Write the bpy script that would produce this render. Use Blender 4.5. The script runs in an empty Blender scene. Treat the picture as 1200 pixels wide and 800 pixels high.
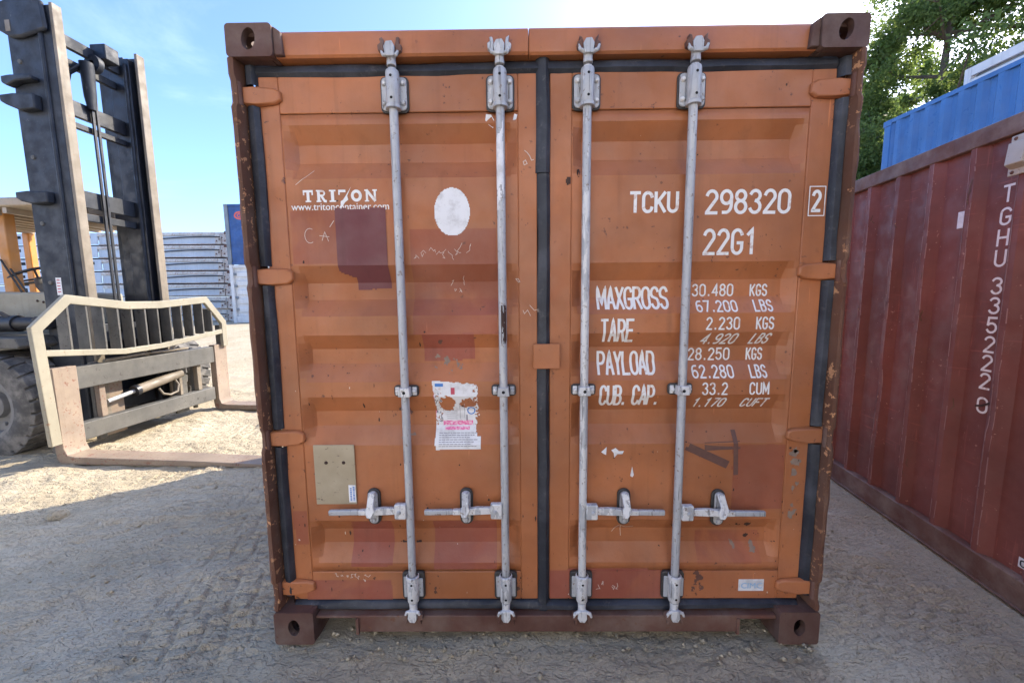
import bpy, math, random
import numpy as np
from mathutils import Vector, Matrix
rad = math.radians
rng = random.Random(7)
sc = bpy.context.scene
col = sc.collection

# ------------------------------------------------------------------ camera, sky, sun, exposure
F_PX, CX, CY, CZ, YAW, PITCH, ROLL = 460.0, -0.11934, -1.6048, 1.55176, -0.01023, -0.11155, -0.0095
cam_d = bpy.data.cameras.new('camera')
cam_d.sensor_width = 36.0
cam_d.lens = 36.0 * F_PX / 1200.0
cam_d.clip_start = 0.05
cam_d.clip_end = 3000
cam = bpy.data.objects.new('camera', cam_d)
col.objects.link(cam)
fwd = Vector((math.sin(YAW) * math.cos(PITCH), math.cos(YAW) * math.cos(PITCH), math.sin(PITCH)))
rgt = Vector((math.cos(YAW), -math.sin(YAW), 0))
upv = rgt.cross(fwd)
r2 = math.cos(ROLL) * rgt + math.sin(ROLL) * upv
u2 = -math.sin(ROLL) * rgt + math.cos(ROLL) * upv
cam.matrix_world = Matrix(((r2.x, u2.x, -fwd.x, CX), (r2.y, u2.y, -fwd.y, CY), (r2.z, u2.z, -fwd.z, CZ), (0, 0, 0, 1)))
sc.camera = cam

SUN_AZ, SUN_EL = 54.0, 36.0        # azimuth clockwise from +Y
world = bpy.data.worlds.new('World')
sc.world = world
world.use_nodes = True
wn = world.node_tree
bg = wn.nodes['Background']
sky = wn.nodes.new('ShaderNodeTexSky')
sky.sky_type = 'NISHITA'
sky.sun_disc = False
sky.sun_elevation = rad(SUN_EL)
sky.sun_rotation = rad(SUN_AZ)
sky.air_density = 0.62
sky.dust_density = 1.6
sky.ozone_density = 6.0
# faint wisps of high cloud all over the sky
tc = wn.nodes.new('ShaderNodeTexCoord'); mp = wn.nodes.new('ShaderNodeMapping'); mp.inputs['Scale'].default_value = (1.1, 2.6, 5.0); mp.inputs['Rotation'].default_value = (0, 0, .5)
cn = wn.nodes.new('ShaderNodeTexNoise'); cn.inputs['Scale'].default_value = 1.3; cn.inputs['Detail'].default_value = 8; cn.inputs['Roughness'].default_value = .6; cn.inputs['Distortion'].default_value = .8
wn.links.new(tc.outputs['Generated'], mp.inputs['Vector']); wn.links.new(mp.outputs[0], cn.inputs['Vector'])
cr = wn.nodes.new('ShaderNodeMapRange'); cr.interpolation_type = 'SMOOTHSTEP'; cr.inputs['From Min'].default_value = .50; cr.inputs['From Max'].default_value = .78; cr.inputs['To Max'].default_value = .40
wn.links.new(cn.outputs['Fac'], cr.inputs['Value'])
ca_ = wn.nodes.new('ShaderNodeMix'); ca_.data_type = 'RGBA'; ca_.blend_type = 'ADD'; ca_.inputs[7].default_value = (.9, .9, .9, 1)
wn.links.new(cr.outputs[0], ca_.inputs[0]); wn.links.new(sky.outputs[0], ca_.inputs[6]); wn.links.new(ca_.outputs[2], bg.inputs['Color'])
bg.inputs['Strength'].default_value = 0.14
sun_d = bpy.data.lights.new('sun', 'SUN')
sun_d.energy = 2.1
sun_d.angle = rad(0.5)
sun_d.color = (1.0, 0.88, 0.70)
sun = bpy.data.objects.new('sun', sun_d)
col.objects.link(sun)
sd = Vector((math.sin(rad(SUN_AZ)) * math.cos(rad(SUN_EL)), math.cos(rad(SUN_AZ)) * math.cos(rad(SUN_EL)), math.sin(rad(SUN_EL))))
sun.rotation_euler = sd.to_track_quat('Z', 'Y').to_euler()
sun.location = sd * 40
sc.view_settings.view_transform = 'Standard'
sc.view_settings.look = 'None'
sc.view_settings.gamma = 1
sc.view_settings.use_curve_mapping = False
sc.view_settings.exposure = 2.16

# ------------------------------------------------------------------ noise
def _hash(ix, iy, seed):
    h = (ix.astype(np.int64) * 374761393 + iy.astype(np.int64) * 668265263 + seed * 1442695041) & 0x7fffffff
    h = ((h ^ (h >> 13)) * 1274126177) & 0x7fffffff
    h = h ^ (h >> 16)
    return (h & 0xffff) / 65535.0
def vnoise(x, y, seed=0):
    x = np.asarray(x, float); y = np.asarray(y, float)
    ix = np.floor(x); iy = np.floor(y)
    fx = x - ix; fy = y - iy
    fx = fx * fx * (3 - 2 * fx); fy = fy * fy * (3 - 2 * fy)
    a = _hash(ix, iy, seed); b = _hash(ix + 1, iy, seed); c = _hash(ix, iy + 1, seed); d = _hash(ix + 1, iy + 1, seed)
    return (a * (1 - fx) + b * fx) * (1 - fy) + (c * (1 - fx) + d * fx) * fy
def fbm(x, y, seed=0, n=4):
    s = 0; a = 0.5
    for i in range(n):
        s = s + a * vnoise(x * 2 ** i, y * 2 ** i, seed + i * 17); a *= 0.5
    return s

# ------------------------------------------------------------------ mesh collector
class MB:
    def __init__(s): s.v = []; s.f = []
    def add(s, v, f):
        n = len(s.v); s.v += [tuple(p) for p in v]; s.f += [tuple(i + n for i in q) for q in f]; return s
    def box(s, x0, x1, y0, y1, z0, z1):
        return s.add([(x0, y0, z0), (x1, y0, z0), (x1, y1, z0), (x0, y1, z0), (x0, y0, z1), (x1, y0, z1), (x1, y1, z1), (x0, y1, z1)],
                     [(0, 3, 2, 1), (4, 5, 6, 7), (0, 1, 5, 4), (1, 2, 6, 5), (2, 3, 7, 6), (3, 0, 4, 7)])
    def bar(s, p, q, w, h, up=(0, 0, 1)):
        p = Vector(p); q = Vector(q); d = (q - p).normalized(); up = Vector(up)
        if abs(d.dot(up)) > .98: up = Vector((1, 0, 0))
        a = d.cross(up).normalized() * w / 2; b = a.cross(d).normalized() * h / 2
        v = [p - a - b, p + a - b, p + a + b, p - a + b, q - a - b, q + a - b, q + a + b, q - a + b]
        return s.add(v, [(0, 1, 2, 3), (7, 6, 5, 4), (1, 0, 4, 5), (2, 1, 5, 6), (3, 2, 6, 7), (0, 3, 7, 4)])
    def tube(s, pts, r, n=10, cap=True):
        pts = [Vector(p) for p in pts]; rs = r if isinstance(r, (list, tuple)) else [r] * len(pts)
        rings = []; ref = None
        for i, p in enumerate(pts):
            d = (pts[min(i + 1, len(pts) - 1)] - pts[max(i - 1, 0)]).normalized()
            if ref is None:
                ref = Vector((0, 0, 1)) if abs(d.z) < .9 else Vector((1, 0, 0))
            a = d.cross(ref).normalized(); b = a.cross(d).normalized(); ref = b
            rings.append([p + rs[i] * (math.cos(2 * math.pi * k / n) * a + math.sin(2 * math.pi * k / n) * b) for k in range(n)])
        v = [q for R in rings for q in R]; f = []
        for i in range(len(pts) - 1):
            for k in range(n):
                k2 = (k + 1) % n
                f.append((i * n + k, i * n + k2, (i + 1) * n + k2, (i + 1) * n + k))
        if cap:
            f.append(tuple(range(n))[::-1]); f.append(tuple((len(pts) - 1) * n + k for k in range(n)))
        return s.add(v, f)
    def prism(s, poly, axis, d0, d1):
        # poly 2-D; axis 'y': (x,z) 'x': (y,z) 'z': (x,y)
        def P(a, b, d): return (a, d, b) if axis == 'y' else (d, a, b) if axis == 'x' else (a, b, d)
        n = len(poly)
        v = [P(a, b, d0) for a, b in poly] + [P(a, b, d1) for a, b in poly]
        f = [tuple(range(n)), tuple(range(2 * n - 1, n - 1, -1))] + [(i, i + n, (i + 1) % n + n, (i + 1) % n) for i in range(n)]
        return s.add(v, f)
    def holed(s, outer, inner, axis, d0, d1):
        # plate with a hole: outer and inner loops of equal length
        def P(a, b, d): return (a, d, b) if axis == 'y' else (d, a, b) if axis == 'x' else (a, b, d)
        n = len(outer)
        v = [P(*q, d0) for q in outer] + [P(*q, d0) for q in inner] + [P(*q, d1) for q in outer] + [P(*q, d1) for q in inner]
        f = []
        for i in range(n):
            j = (i + 1) % n
            f += [(i, j, n + j, n + i), (2 * n + j, 2 * n + i, 3 * n + i, 3 * n + j), (i, 2 * n + i, 2 * n + j, j), (n + i, n + j, 3 * n + j, 3 * n + i)]
        return s.add(v, f)
    def lathe(s, prof, axis='z', c=(0, 0, 0), n=24):
        v = []; f = []
        for (r, h) in prof:
            for k in range(n):
                a = 2 * math.pi * k / n; A = r * math.cos(a); B = r * math.sin(a)
                v.append((c[0] + A, c[1] + B, c[2] + h) if axis == 'z' else (c[0] + A, c[1] + h, c[2] + B) if axis == 'y' else (c[0] + h, c[1] + A, c[2] + B))
        for i in range(len(prof) - 1):
            for k in range(n):
                k2 = (k + 1) % n
                f.append((i * n + k, i * n + k2, (i + 1) * n + k2, (i + 1) * n + k))
        return s.add(v, f)
    def build(s, name, mat, parent=None, bevel=0, smooth=40, fixn=True):
        me = bpy.data.meshes.new(name); me.from_pydata(s.v, [], s.f); me.update()
        if fixn:
            import bmesh
            bm = bmesh.new(); bm.from_mesh(me); bmesh.ops.recalc_face_normals(bm, faces=bm.faces); bm.to_mesh(me); bm.free()
        return link(name, me, mat, parent, bevel, smooth)
def link(name, me, mat, parent=None, bevel=0, smooth=40):
    if mat is not None: me.materials.append(mat)
    if smooth:
        me.polygons.foreach_set('use_smooth', [True] * len(me.polygons))
        me.set_sharp_from_angle(angle=rad(smooth))
    o = bpy.data.objects.new(name, me); col.objects.link(o)
    if parent: o.parent = parent
    if bevel:
        m = o.modifiers.new('bevel', 'BEVEL'); m.width = bevel; m.segments = 2; m.limit_method = 'ANGLE'; m.angle_limit = rad(50)
    return o
def npmesh(name, V, Fq):
    me = bpy.data.meshes.new(name)
    V = np.asarray(V, np.float32); Fq = np.asarray(Fq, np.int32); k = Fq.shape[1]
    me.vertices.add(len(V)); me.vertices.foreach_set('co', V.ravel())
    me.loops.add(Fq.size); me.loops.foreach_set('vertex_index', Fq.ravel())
    me.polygons.add(len(Fq)); me.polygons.foreach_set('loop_start', np.arange(len(Fq), dtype=np.int32) * k)
    me.update(calc_edges=True)
    return me
def thing(name, label, cat, loc=(0, 0, 0), rz=0, group=None):
    o = bpy.data.objects.new(name, None); col.objects.link(o); o.empty_display_size = .1
    o.location = loc; o.rotation_euler = (0, 0, rz); return tag(o, label, cat, group)
def tag(o, label, cat, group=None):
    o['label'] = label; o['category'] = cat
    if group: o['group'] = group
    return o
def copy_tree(o, parent=None):
    c = o.copy(); col.objects.link(c); c.parent = parent
    for ch in list(o.children): copy_tree(ch, c)
    return c
def rrect(x0, x1, z0, z1, r, n=4):
    out = []
    for cx, cz, a0 in ((x1 - r, z1 - r, 0), (x0 + r, z1 - r, 90), (x0 + r, z0 + r, 180), (x1 - r, z0 + r, 270)):
        for k in range(n + 1):
            a = rad(a0 + 90 * k / n); out.append((cx + r * math.cos(a), cz + r * math.sin(a)))
    return out

# ------------------------------------------------------------------ materials
MATS = {}
class NT:
    def __init__(s, name):
        s.m = bpy.data.materials.new(name); s.m.use_nodes = True; s.t = s.m.node_tree; s.n = s.t.nodes; s.l = s.t.links
        s.b = s.n['Principled BSDF']; s.co = s.n.new('ShaderNodeTexCoord').outputs['Object']
        MATS[name] = s.m
    def map(s, scale=(1, 1, 1), rot=(0, 0, 0)):
        m = s.n.new('ShaderNodeMapping'); m.inputs['Scale'].default_value = scale; m.inputs['Rotation'].default_value = rot
        s.l.new(s.co, m.inputs['Vector']); return m.outputs[0]
    def noise(s, scale, detail=5, rough=.55, vec=None, dist=0):
        n = s.n.new('ShaderNodeTexNoise'); n.inputs['Scale'].default_value = scale; n.inputs['Detail'].default_value = detail
        n.inputs['Roughness'].default_value = rough; n.inputs['Distortion'].default_value = dist
        s.l.new(vec if vec is not None else s.co, n.inputs['Vector']); return n.outputs['Fac']
    def voro(s, scale, feature='F1', vec=None, rnd=1.0):
        n = s.n.new('ShaderNodeTexVoronoi'); n.feature = feature; n.inputs['Scale'].default_value = scale; n.inputs['Randomness'].default_value = rnd
        s.l.new(vec if vec is not None else s.co, n.inputs['Vector']); return n.outputs['Distance']
    def ramp(s, fac, a, b, c0=0.0, c1=1.0):
        n = s.n.new('ShaderNodeMapRange'); n.interpolation_type = 'SMOOTHSTEP'
        n.inputs['From Min'].default_value = a; n.inputs['From Max'].default_value = b; n.inputs['To Min'].default_value = c0; n.inputs['To Max'].default_value = c1
        s.l.new(fac, n.inputs['Value']); return n.outputs[0]
    def mix(s, fac, a, b):
        n = s.n.new('ShaderNodeMix'); n.data_type = 'RGBA'
        for v, i in ((fac, 0), (a, 6), (b, 7)):
            if isinstance(v, (int, float)): n.inputs[i].default_value = v
            elif isinstance(v, tuple): n.inputs[i].default_value = (*v, 1)
            else: s.l.new(v, n.inputs[i])
        return n.outputs[2]
    def math(s, op, a, b=None):
        n = s.n.new('ShaderNodeMath'); n.operation = op
        for i, v in enumerate((a, b)):
            if v is None: continue
            if isinstance(v, (int, float)): n.inputs[i].default_value = v
            else: s.l.new(v, n.inputs[i])
        return n.outputs[0]
    def sep(s):
        n = s.n.new('ShaderNodeSeparateXYZ'); s.l.new(s.co, n.inputs[0]); return n.outputs
    def bump(s, h, dist=.01, strength=1.0, prev=None):
        n = s.n.new('ShaderNodeBump'); n.inputs['Distance'].default_value = dist; n.inputs['Strength'].default_value = strength
        s.l.new(h, n.inputs['Height'])
        if prev is not None: s.l.new(prev, n.inputs['Normal'])
        return n.outputs[0]
    def done(s, color=None, rough=.6, metal=0, normal=None, spec=.5):
        if isinstance(color, tuple): s.b.inputs['Base Color'].default_value = (*color, 1)
        elif color is not None: s.l.new(color, s.b.inputs['Base Color'])
        if isinstance(rough, (int, float)): s.b.inputs['Roughness'].default_value = rough
        else: s.l.new(rough, s.b.inputs['Roughness'])
        if isinstance(metal, (int, float)): s.b.inputs['Metallic'].default_value = metal
        else: s.l.new(metal, s.b.inputs['Metallic'])
        s.b.inputs['Specular IOR Level'].default_value = spec
        if normal is not None: s.l.new(normal, s.b.inputs['Normal'])
        return s.m
def mul(c, k): return tuple(min(1, x * k) for x in c)

def paint(name, base, chip=(.09, .035, .02), chips=.70, scratch=.72, dust=.15, dustc=(.42, .36, .29), rough=.5, var=.25, worn=None):
    t = NT(name)
    c = t.mix(t.ramp(t.noise(1.7, 4), .3, .7), mul(base, 1 - var), mul(base, 1 + var * .7))
    c = t.mix(t.math('MULTIPLY', t.ramp(t.noise(14, 6, .7), .45, .8), .35), c, mul(base, .7))
    if worn:   # blotches where an older coat shows
        c = t.mix(t.math('MULTIPLY', t.ramp(t.noise(2.2, 6, .65, dist=.6), .50, .66), .55), c, worn)
    # vertical run marks
    streak = t.noise(1.0, 5, .6, vec=t.map((22, 22, .8)))
    c = t.mix(t.math('MULTIPLY', t.ramp(streak, .52, .78), .42), c, mul(base, .55))
    # scratches
    s1 = t.noise(1.0, 3, .5, vec=t.map((60, 60, 4), (0, .5, .3))); s2 = t.noise(1.0, 3, .5, vec=t.map((5, 5, 70), (0, .25, 0)))
    area = t.ramp(t.noise(2.3, 3), .45, .62)
    sm = t.math('MULTIPLY', t.math('MAXIMUM', t.ramp(s1, scratch, scratch + .05), t.ramp(s2, scratch, scratch + .05)), area)
    c = t.mix(t.math('MULTIPLY', sm, .6), c, mul(base, 1.7))
    # dust film
    c = t.mix(t.math('MULTIPLY', t.ramp(t.noise(4, 6, .65), .35, .8), dust), c, dustc)
    # rust chips
    ch = t.math('MULTIPLY', t.ramp(t.noise(42, 5, .6), chips, chips + .03), t.ramp(t.noise(3.1, 3), .42, .6))
    ch2 = t.ramp(t.noise(11, 8, .72), chips + .02, chips + .05)
    ch = t.math('MAXIMUM', ch, ch2)
    c = t.mix(ch, c, t.mix(t.noise(60, 3), chip, mul(chip, 2.0)))
    nb = t.bump(t.math('ADD', t.math('MULTIPLY', ch, -.6), t.noise(90, 3)), .0012, .5)
    nb = t.bump(t.noise(5, 2), .012, .35, nb)
    return t.done(c, t.ramp(t.noise(9, 5), .3, .7, rough - .1, rough + .2), 0, nb)

paint('orange_paint', (.405, .140, .050), chips=.65, worn=(.37, .118, .046), dust=.09, rough=.44)
paint('orange_red_paint', (.34, .097, .045), chips=.67, dust=.10, worn=(.42, .14, .046))
paint('red_patch', (.31, .082, .048), chips=.66, dust=.10, var=.16, worn=(.40, .125, .046))
paint('maroon_patch', (.155, .042, .045), chips=.80, dust=.08, var=.08)
paint('rusty_brown', (.115, .045, .030), chip=(.10, .045, .025), chips=.61, dust=.28, rough=.75)
paint('rust_edge', (.125, .052, .028), chip=(.36, .18, .085), chips=.585, dust=.12, rough=.8)
paint('casting_brown', (.095, .043, .032), chip=(.07, .03, .02), chips=.63, dust=.25, rough=.75)
paint('maroon_wall', (.185, .053, .040), chip=(.28, .15, .11), chips=.66, scratch=.63, dust=.07, dustc=(.34, .24, .20), rough=.58)
paint('maroon_rail', (.125, .052, .034), chip=(.10, .06, .045), chips=.6, dust=.4, rough=.7)
paint('blue_paint', (.040, .145, .36), chip=(.1, .08, .07), chips=.74, dust=.10, dustc=(.3, .36, .42), rough=.36, var=.12)
paint('blue_far', (.025, .085, .25), chip=(.1, .08, .07), chips=.76, dust=.10, dustc=(.3, .33, .4), rough=.5)
paint('white_steel', (.70, .70, .68), chip=(.22, .11, .06), chips=.66, dust=.25, rough=.55, var=.1)
paint('white_rusty', (.62, .59, .54), chip=(.22, .10, .05), chips=.54, dust=.3, rough=.6, var=.15)
paint('pale_panel', (.52, .57, .62), chip=(.35, .3, .27), chips=.74, dust=.15, rough=.5, var=.06)
paint('grey_edge', (.20, .23, .25), chips=.66, dust=.3)
paint('mast_grey', (.013, .018, .028), chip=(.07, .065, .06), chips=.67, scratch=.64, dust=.22, dustc=(.10, .105, .11), rough=.55)
paint('mast_black', (.011, .013, .019), chip=(.07, .05, .04), chips=.66, dust=.12, dustc=(.10, .10, .11), rough=.4)
paint('worn_rail', (.17, .140, .10), chip=(.16, .09, .05), chips=.64, dust=.4, rough=.55)
paint('cream_paint', (.31, .285, .215), chip=(.17, .09, .05), chips=.64, dust=.35, dustc=(.22, .19, .14), rough=.55, var=.12)
paint('fork_steel', (.235, .18, .135), chip=(.13, .06, .04), chips=.58, dust=.7, dustc=(.30, .235, .165), rough=.6)
paint('carriage_grey', (.095, .092, .083), chip=(.035, .03, .027), chips=.60, dust=.35, dustc=(.20, .185, .155), rough=.6)
paint('yellow_paint', (.50, .20, .03), chips=.74, dust=.2)
paint('tan_roof', (.36, .28, .19), chips=.68, dust=.4)
paint('beige_vent', (.46, .43, .35), chips=.64, dust=.3, var=.1)

def metal_paint(name, white, thr):
    t = NT(name)
    base = t.mix(t.noise(30, 5), (.36, .37, .38), (.50, .51, .53))
    base = t.mix(t.ramp(t.noise(1, 4, vec=t.map((60, 60, 4))), .55, .7), base, (.24, .24, .25))
    n = t.noise(1.0, 7, .62, vec=t.map((24, 24, 7)))
    c = t.mix(t.ramp(n, thr, thr + .03), base, (white, white, white * .99))
    c = t.mix(t.math('MULTIPLY', t.ramp(t.noise(50, 5, .7), .58, .66), .7), c, (.17, .11, .07))
    c = t.mix(t.math('MULTIPLY', t.ramp(t.noise(1, 3, vec=t.map((130, 130, 5))), .64, .68), .8), c, (.10, .095, .09))
    return t.done(c, .5, .15, t.bump(t.math('ADD', n, t.noise(80, 3)), .0015, .5))
metal_paint('bar_metal', .50, .57)
metal_paint('bar_white', .62, .47)
metal_paint('bar_worn', .50, .53)
metal_paint('white_gear', .66, .44)
metal_paint('grey_gear', .55, .60)
metal_paint('bare_steel', .5, .85)
t = NT('dark_plate'); t.done(t.mix(t.noise(40, 5), (.018, .018, .019), (.07, .065, .06)), .55, 0, t.bump(t.noise(80), .001))
t = NT('rubber')
c = t.mix(t.ramp(t.noise(5, 6, .65), .4, .75), (.016, .019, .027), (.055, .06, .075))
c = t.mix(t.math('MULTIPLY', t.ramp(t.noise(30, 6, .7), .55, .75), .5), c, (.14, .13, .125))
t.done(c, .55, 0, t.bump(t.math('ADD', t.noise(6, 3), t.math('MULTIPLY', t.noise(60, 4), .25)), .008, .5))
t = NT('tyre_rubber')
c = t.mix(t.ramp(t.noise(7, 6, .65), .35, .7), (.075, .072, .068), (.22, .205, .185))
t.done(c, .9, 0, t.bump(t.noise(60, 5), .003))
t = NT('black_hose'); t.done((.02, .02, .022), .5)
t = NT('hub_metal'); t.done(t.mix(t.noise(14, 5), (.10, .10, .10), (.26, .25, .235)), .7)
t = NT('white_letter')
c = t.mix(t.math('MULTIPLY', t.ramp(t.noise(1, 5, .65, vec=t.map((26, 26, 26))), .56, .66), .55), (.80, .79, .77), (.52, .30, .2))
t.done(c, .55)
t = NT('grey_print'); t.done(t.mix(t.noise(300, 3), (.10, .10, .12), (.32, .31, .33)), .6)
t = NT('sticker_white')
c = t.mix(t.ramp(t.noise(14, 6, .7), .45, .7), (.76, .76, .77), (.56, .55, .55)); t.done(c, .5, 0, t.bump(t.noise(40), .001))
t = NT('sticker_blue'); t.done((.05, .20, .55), .5)
t = NT('cyan_print'); t.done((.35, .55, .75), .5)
t = NT('sticker_pink'); t.done(t.mix(t.ramp(t.noise(120, 3), .42, .6), (.80, .15, .36), (.85, .55, .65)), .5)
t = NT('sticker_red'); t.done((.5, .06, .1), .5)
t = NT('tape_brown'); t.done(t.mix(t.noise(40, 5), (.085, .04, .035), (.17, .085, .06)), .6)
t = NT('scuff_grey'); t.done(t.mix(t.noise(30, 6), (.16, .11, .085), (.33, .25, .19)), .7)
t = NT('plate_beige')
c = t.mix(t.ramp(t.noise(5, 5), .3, .7), (.36, .30, .20), (.45, .38, .27))
c = t.mix(t.ramp(t.noise(1, 7, .75, vec=t.map((26, 26, 60))), .60, .66), c, (.13, .10, .075))
t.done(c, .5, .2, t.bump(t.noise(30), .002))
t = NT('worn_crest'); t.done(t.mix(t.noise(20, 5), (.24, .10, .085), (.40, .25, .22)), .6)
t = NT('chalk'); t.done((.66, .56, .48), .9)
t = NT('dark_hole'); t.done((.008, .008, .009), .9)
t = NT('logo_red'); t.done((.75, .12, .07), .5)
t = NT('scratch_dark'); t.done((.05, .025, .018), .8)

# sand
t = NT('sand')
x, y, z = t.sep()
c = t.mix(t.ramp(t.noise(1.1, 6, .6), .3, .7), (.435, .365, .25), (.53, .455, .33))
c = t.mix(t.math('MULTIPLY', t.ramp(t.noise(9, 7, .7), .5, .75), .4), c, (.31, .26, .19))
c = t.mix(t.math('MULTIPLY', t.ramp(t.noise(60, 5, .7), .60, .70), .5), c, (.26, .22, .165))
c = t.mix(t.math('MULTIPLY', t.ramp(t.noise(34, 4, .6), .66, .72), .7), c, (.55, .51, .44))
vv = t.map((8, 13, 9), (0, 0, .25))
def ledges(vec, n, dist_, strength, prev, lo=.70):
    q = t.math('MULTIPLY', t.noise(1, 4, .55, vec=vec, dist=.12), n)
    st = t.math('ADD', t.math('FLOOR', q), t.ramp(t.math('FRACT', q), lo, 1.0))
    return t.bump(st, dist_, strength, prev)
nb = ledges(t.map((7, 12, 9), (0, 0, .30)), 10, .011, .75, None)
nb = ledges(t.map((22, 40, 20), (0, 0, .22)), 6, .007, .8, nb)
nb = t.bump(t.noise(1, 5, .7, vec=t.map((70, 110, 60), (0, 0, .2))), .008, .7, nb)
nb = t.bump(t.noise(260, 3, .7), .003, .7, nb)
flake_shade = t.ramp(t.noise(1, 5, .7, vec=t.map((26, 58, 30), (0, 0, .28)), dist=.8), .62, .70)
c = t.mix(t.math('MULTIPLY', flake_shade, .45), c, (.22, .185, .14))  # dark dashes painted into the colour as shade under the sand flakes
t.done(c, .95, 0, nb, .2)
t = NT('leaf')
oi = t.n.new('ShaderNodeObjectInfo')
geo = t.n.new('ShaderNodeNewGeometry')
c = t.mix(geo.outputs['Random Per Island'], (.065, .105, .032), (.13, .18, .06))
t.done(c, .55, 0, None, .3)
tr = t.n.new('ShaderNodeBsdfTranslucent'); t.l.new(t.mix(geo.outputs['Random Per Island'], (.15, .23, .05), (.30, .38, .10)), tr.inputs['Color'])
ms = t.n.new('ShaderNodeMixShader'); ms.inputs[0].default_value = .55
t.l.new(t.b.outputs[0], ms.inputs[1]); t.l.new(tr.outputs[0], ms.inputs[2]); t.l.new(ms.outputs[0], t.n['Material Output'].inputs['Surface'])
t = NT('bark'); t.done(t.mix(t.noise(12, 6), (.07, .05, .035), (.17, .13, .10)), .9, 0, t.bump(t.noise(1, 5, vec=t.map((20, 20, 5))), .02))
M = MATS

# ------------------------------------------------------------------ ground
def ss(a, b, v):
    k = np.clip((v - a) / (b - a), 0, 1); return k * k * (3 - 2 * k)
def ground_h(x, y):
    x = np.asarray(x, float); y = np.asarray(y, float)
    h = -0.10 * ss(1.35, 2.35, x)
    h = h + .42 * ss(7.5, 16.5, y) * ss(-4.5, -8, x)
    return h
def make_ground():
    xs = np.concatenate([-np.geomspace(7.0, 900, 34)[::-1], np.arange(-6.8, -4.6, .05), np.arange(-4.6, 3.0, .009), np.arange(3.0, 6, .1), np.geomspace(6.2, 900, 34)])
    ys = np.concatenate([-np.geomspace(1.6, 900, 34)[::-1], np.arange(-1.5, -.7, .05), np.arange(-.7, 2.4, .009), np.arange(2.4, 5.2, .025), np.arange(5.2, 9, .08), np.geomspace(9.1, 900, 60)])
    X, Y = np.meshgrid(xs, ys)
    H = ground_h(X, Y)
    D = np.zeros_like(X)
    # wheel tracks: bands of pressed lug blocks
    for ang, off, wd, seed in ((.20, 1.15, .34, 1), (.16, .45, .34, 2), (.24, 2.25, .36, 3), (.10, 3.3, .4, 4), (.30, -.25, .3, 5), (-.5, 3.0, .3, 6), (.21, 1.85, .25, 7)):
        u = X * math.cos(ang) + Y * math.sin(ang); v = -X * math.sin(ang) + Y * math.cos(ang) - off
        v = v + .10 * (fbm(u * .5, v * .5, seed) - .5)
        mask = ss(wd, wd * .7, np.abs(v))
        uu = u / .115 + np.where(v > 0, .5, 0) + v * (1.2) + .9 * (fbm(X * 3.1, Y * 3.1, seed + 9) - .5)
        vv = v / .075 + .8 * (fbm(X * 4, Y * 4, seed + 19) - .5)
        fu = np.abs(uu - np.floor(uu) - .5) * 2; fv = np.abs((vv + .5 * (np.floor(uu) % 2)) - np.floor(vv + .5 * (np.floor(uu) % 2)) - .5) * 2
        blk = ss(1.0, .72, fu) * ss(1.0, .68, fv)
        cell = _hash(np.floor(uu), np.floor(vv + .5 * (np.floor(uu) % 2)), seed)
        fade = ss(.34, .6, fbm(X * 1.3 + 5, Y * 1.3, seed + 40))
        D += mask * fade * (blk * (.007 + .010 * cell) - .007)
        D += .010 * ss(wd * .8, wd * 1.05, np.abs(v)) * ss(wd * 1.4, wd * 1.1, np.abs(v))
    rough = ss(.35, .6, fbm(X * .9, Y * .9, 77))
    def terr(q, amt):
        f = q - np.floor(q); return (np.floor(q) + ss(.62, 1.0, f)) * amt
    ca, sa = math.cos(.32), math.sin(.32)
    U = X * ca + Y * sa; W = -X * sa + Y * ca
    wx = .5 * (fbm(X * 2.3, Y * 2.3, 51) - .5); wy = .4 * (fbm(X * 2.3, Y * 2.3, 52) - .5)
    D += (fbm(X * 1.2, Y * 1.2, 31) - .5) * .026
    lay = fbm((U + wx) * 4.2, (W + wy) * 9.5, 61, 5)
    D += terr(lay * 13, .0034) * ss(.28, .5, fbm(X * 1.7, Y * 1.7, 62)) - .022
    lay2 = fbm((U + wy) * 11, (W + wx) * 20, 63, 4)
    D += terr(lay2 * 7, .0042) * (.35 + .65 * rough) - .012
    D += (fbm(X * 30, Y * 45, 33, 3) - .47) * .006 * (.4 + rough)
    D += .022
    near = ss(30, 10, np.abs(X) + np.abs(Y))
    D *= near
    # keep it flush under the corner castings, forks and tyres
    for (px, py, rr) in ((-1.12, .1, .22), (1.12, .1, .22)):
        D = D * (1 - .85 * ss(rr, rr * .5, np.hypot(X - px, Y - py)))
    sill = ss(1.55, 1.25, np.abs(X)) * ss(-.45, -.12, Y)
    D = D * (1 - .65 * sill) - .008 * sill
    wl = (X - 2.4579 - Y * .14964) / 1.011
    D = D * (1 - .9 * ss(-.35, -.05, wl) * ss(.8, .1, wl))
    H = H + D - .012
    ny, nx = X.shape
    V = np.stack([X, Y, H], -1).reshape(-1, 3)
    idx = np.arange(nx * ny).reshape(ny, nx)
    Fq = np.stack([idx[:-1, :-1], idx[:-1, 1:], idx[1:, 1:], idx[1:, :-1]], -1).reshape(-1, 4)
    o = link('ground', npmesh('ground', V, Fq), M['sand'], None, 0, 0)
    o.data.polygons.foreach_set('use_smooth', [True] * len(o.data.polygons))
    o['kind'] = 'structure'
make_ground()
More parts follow.
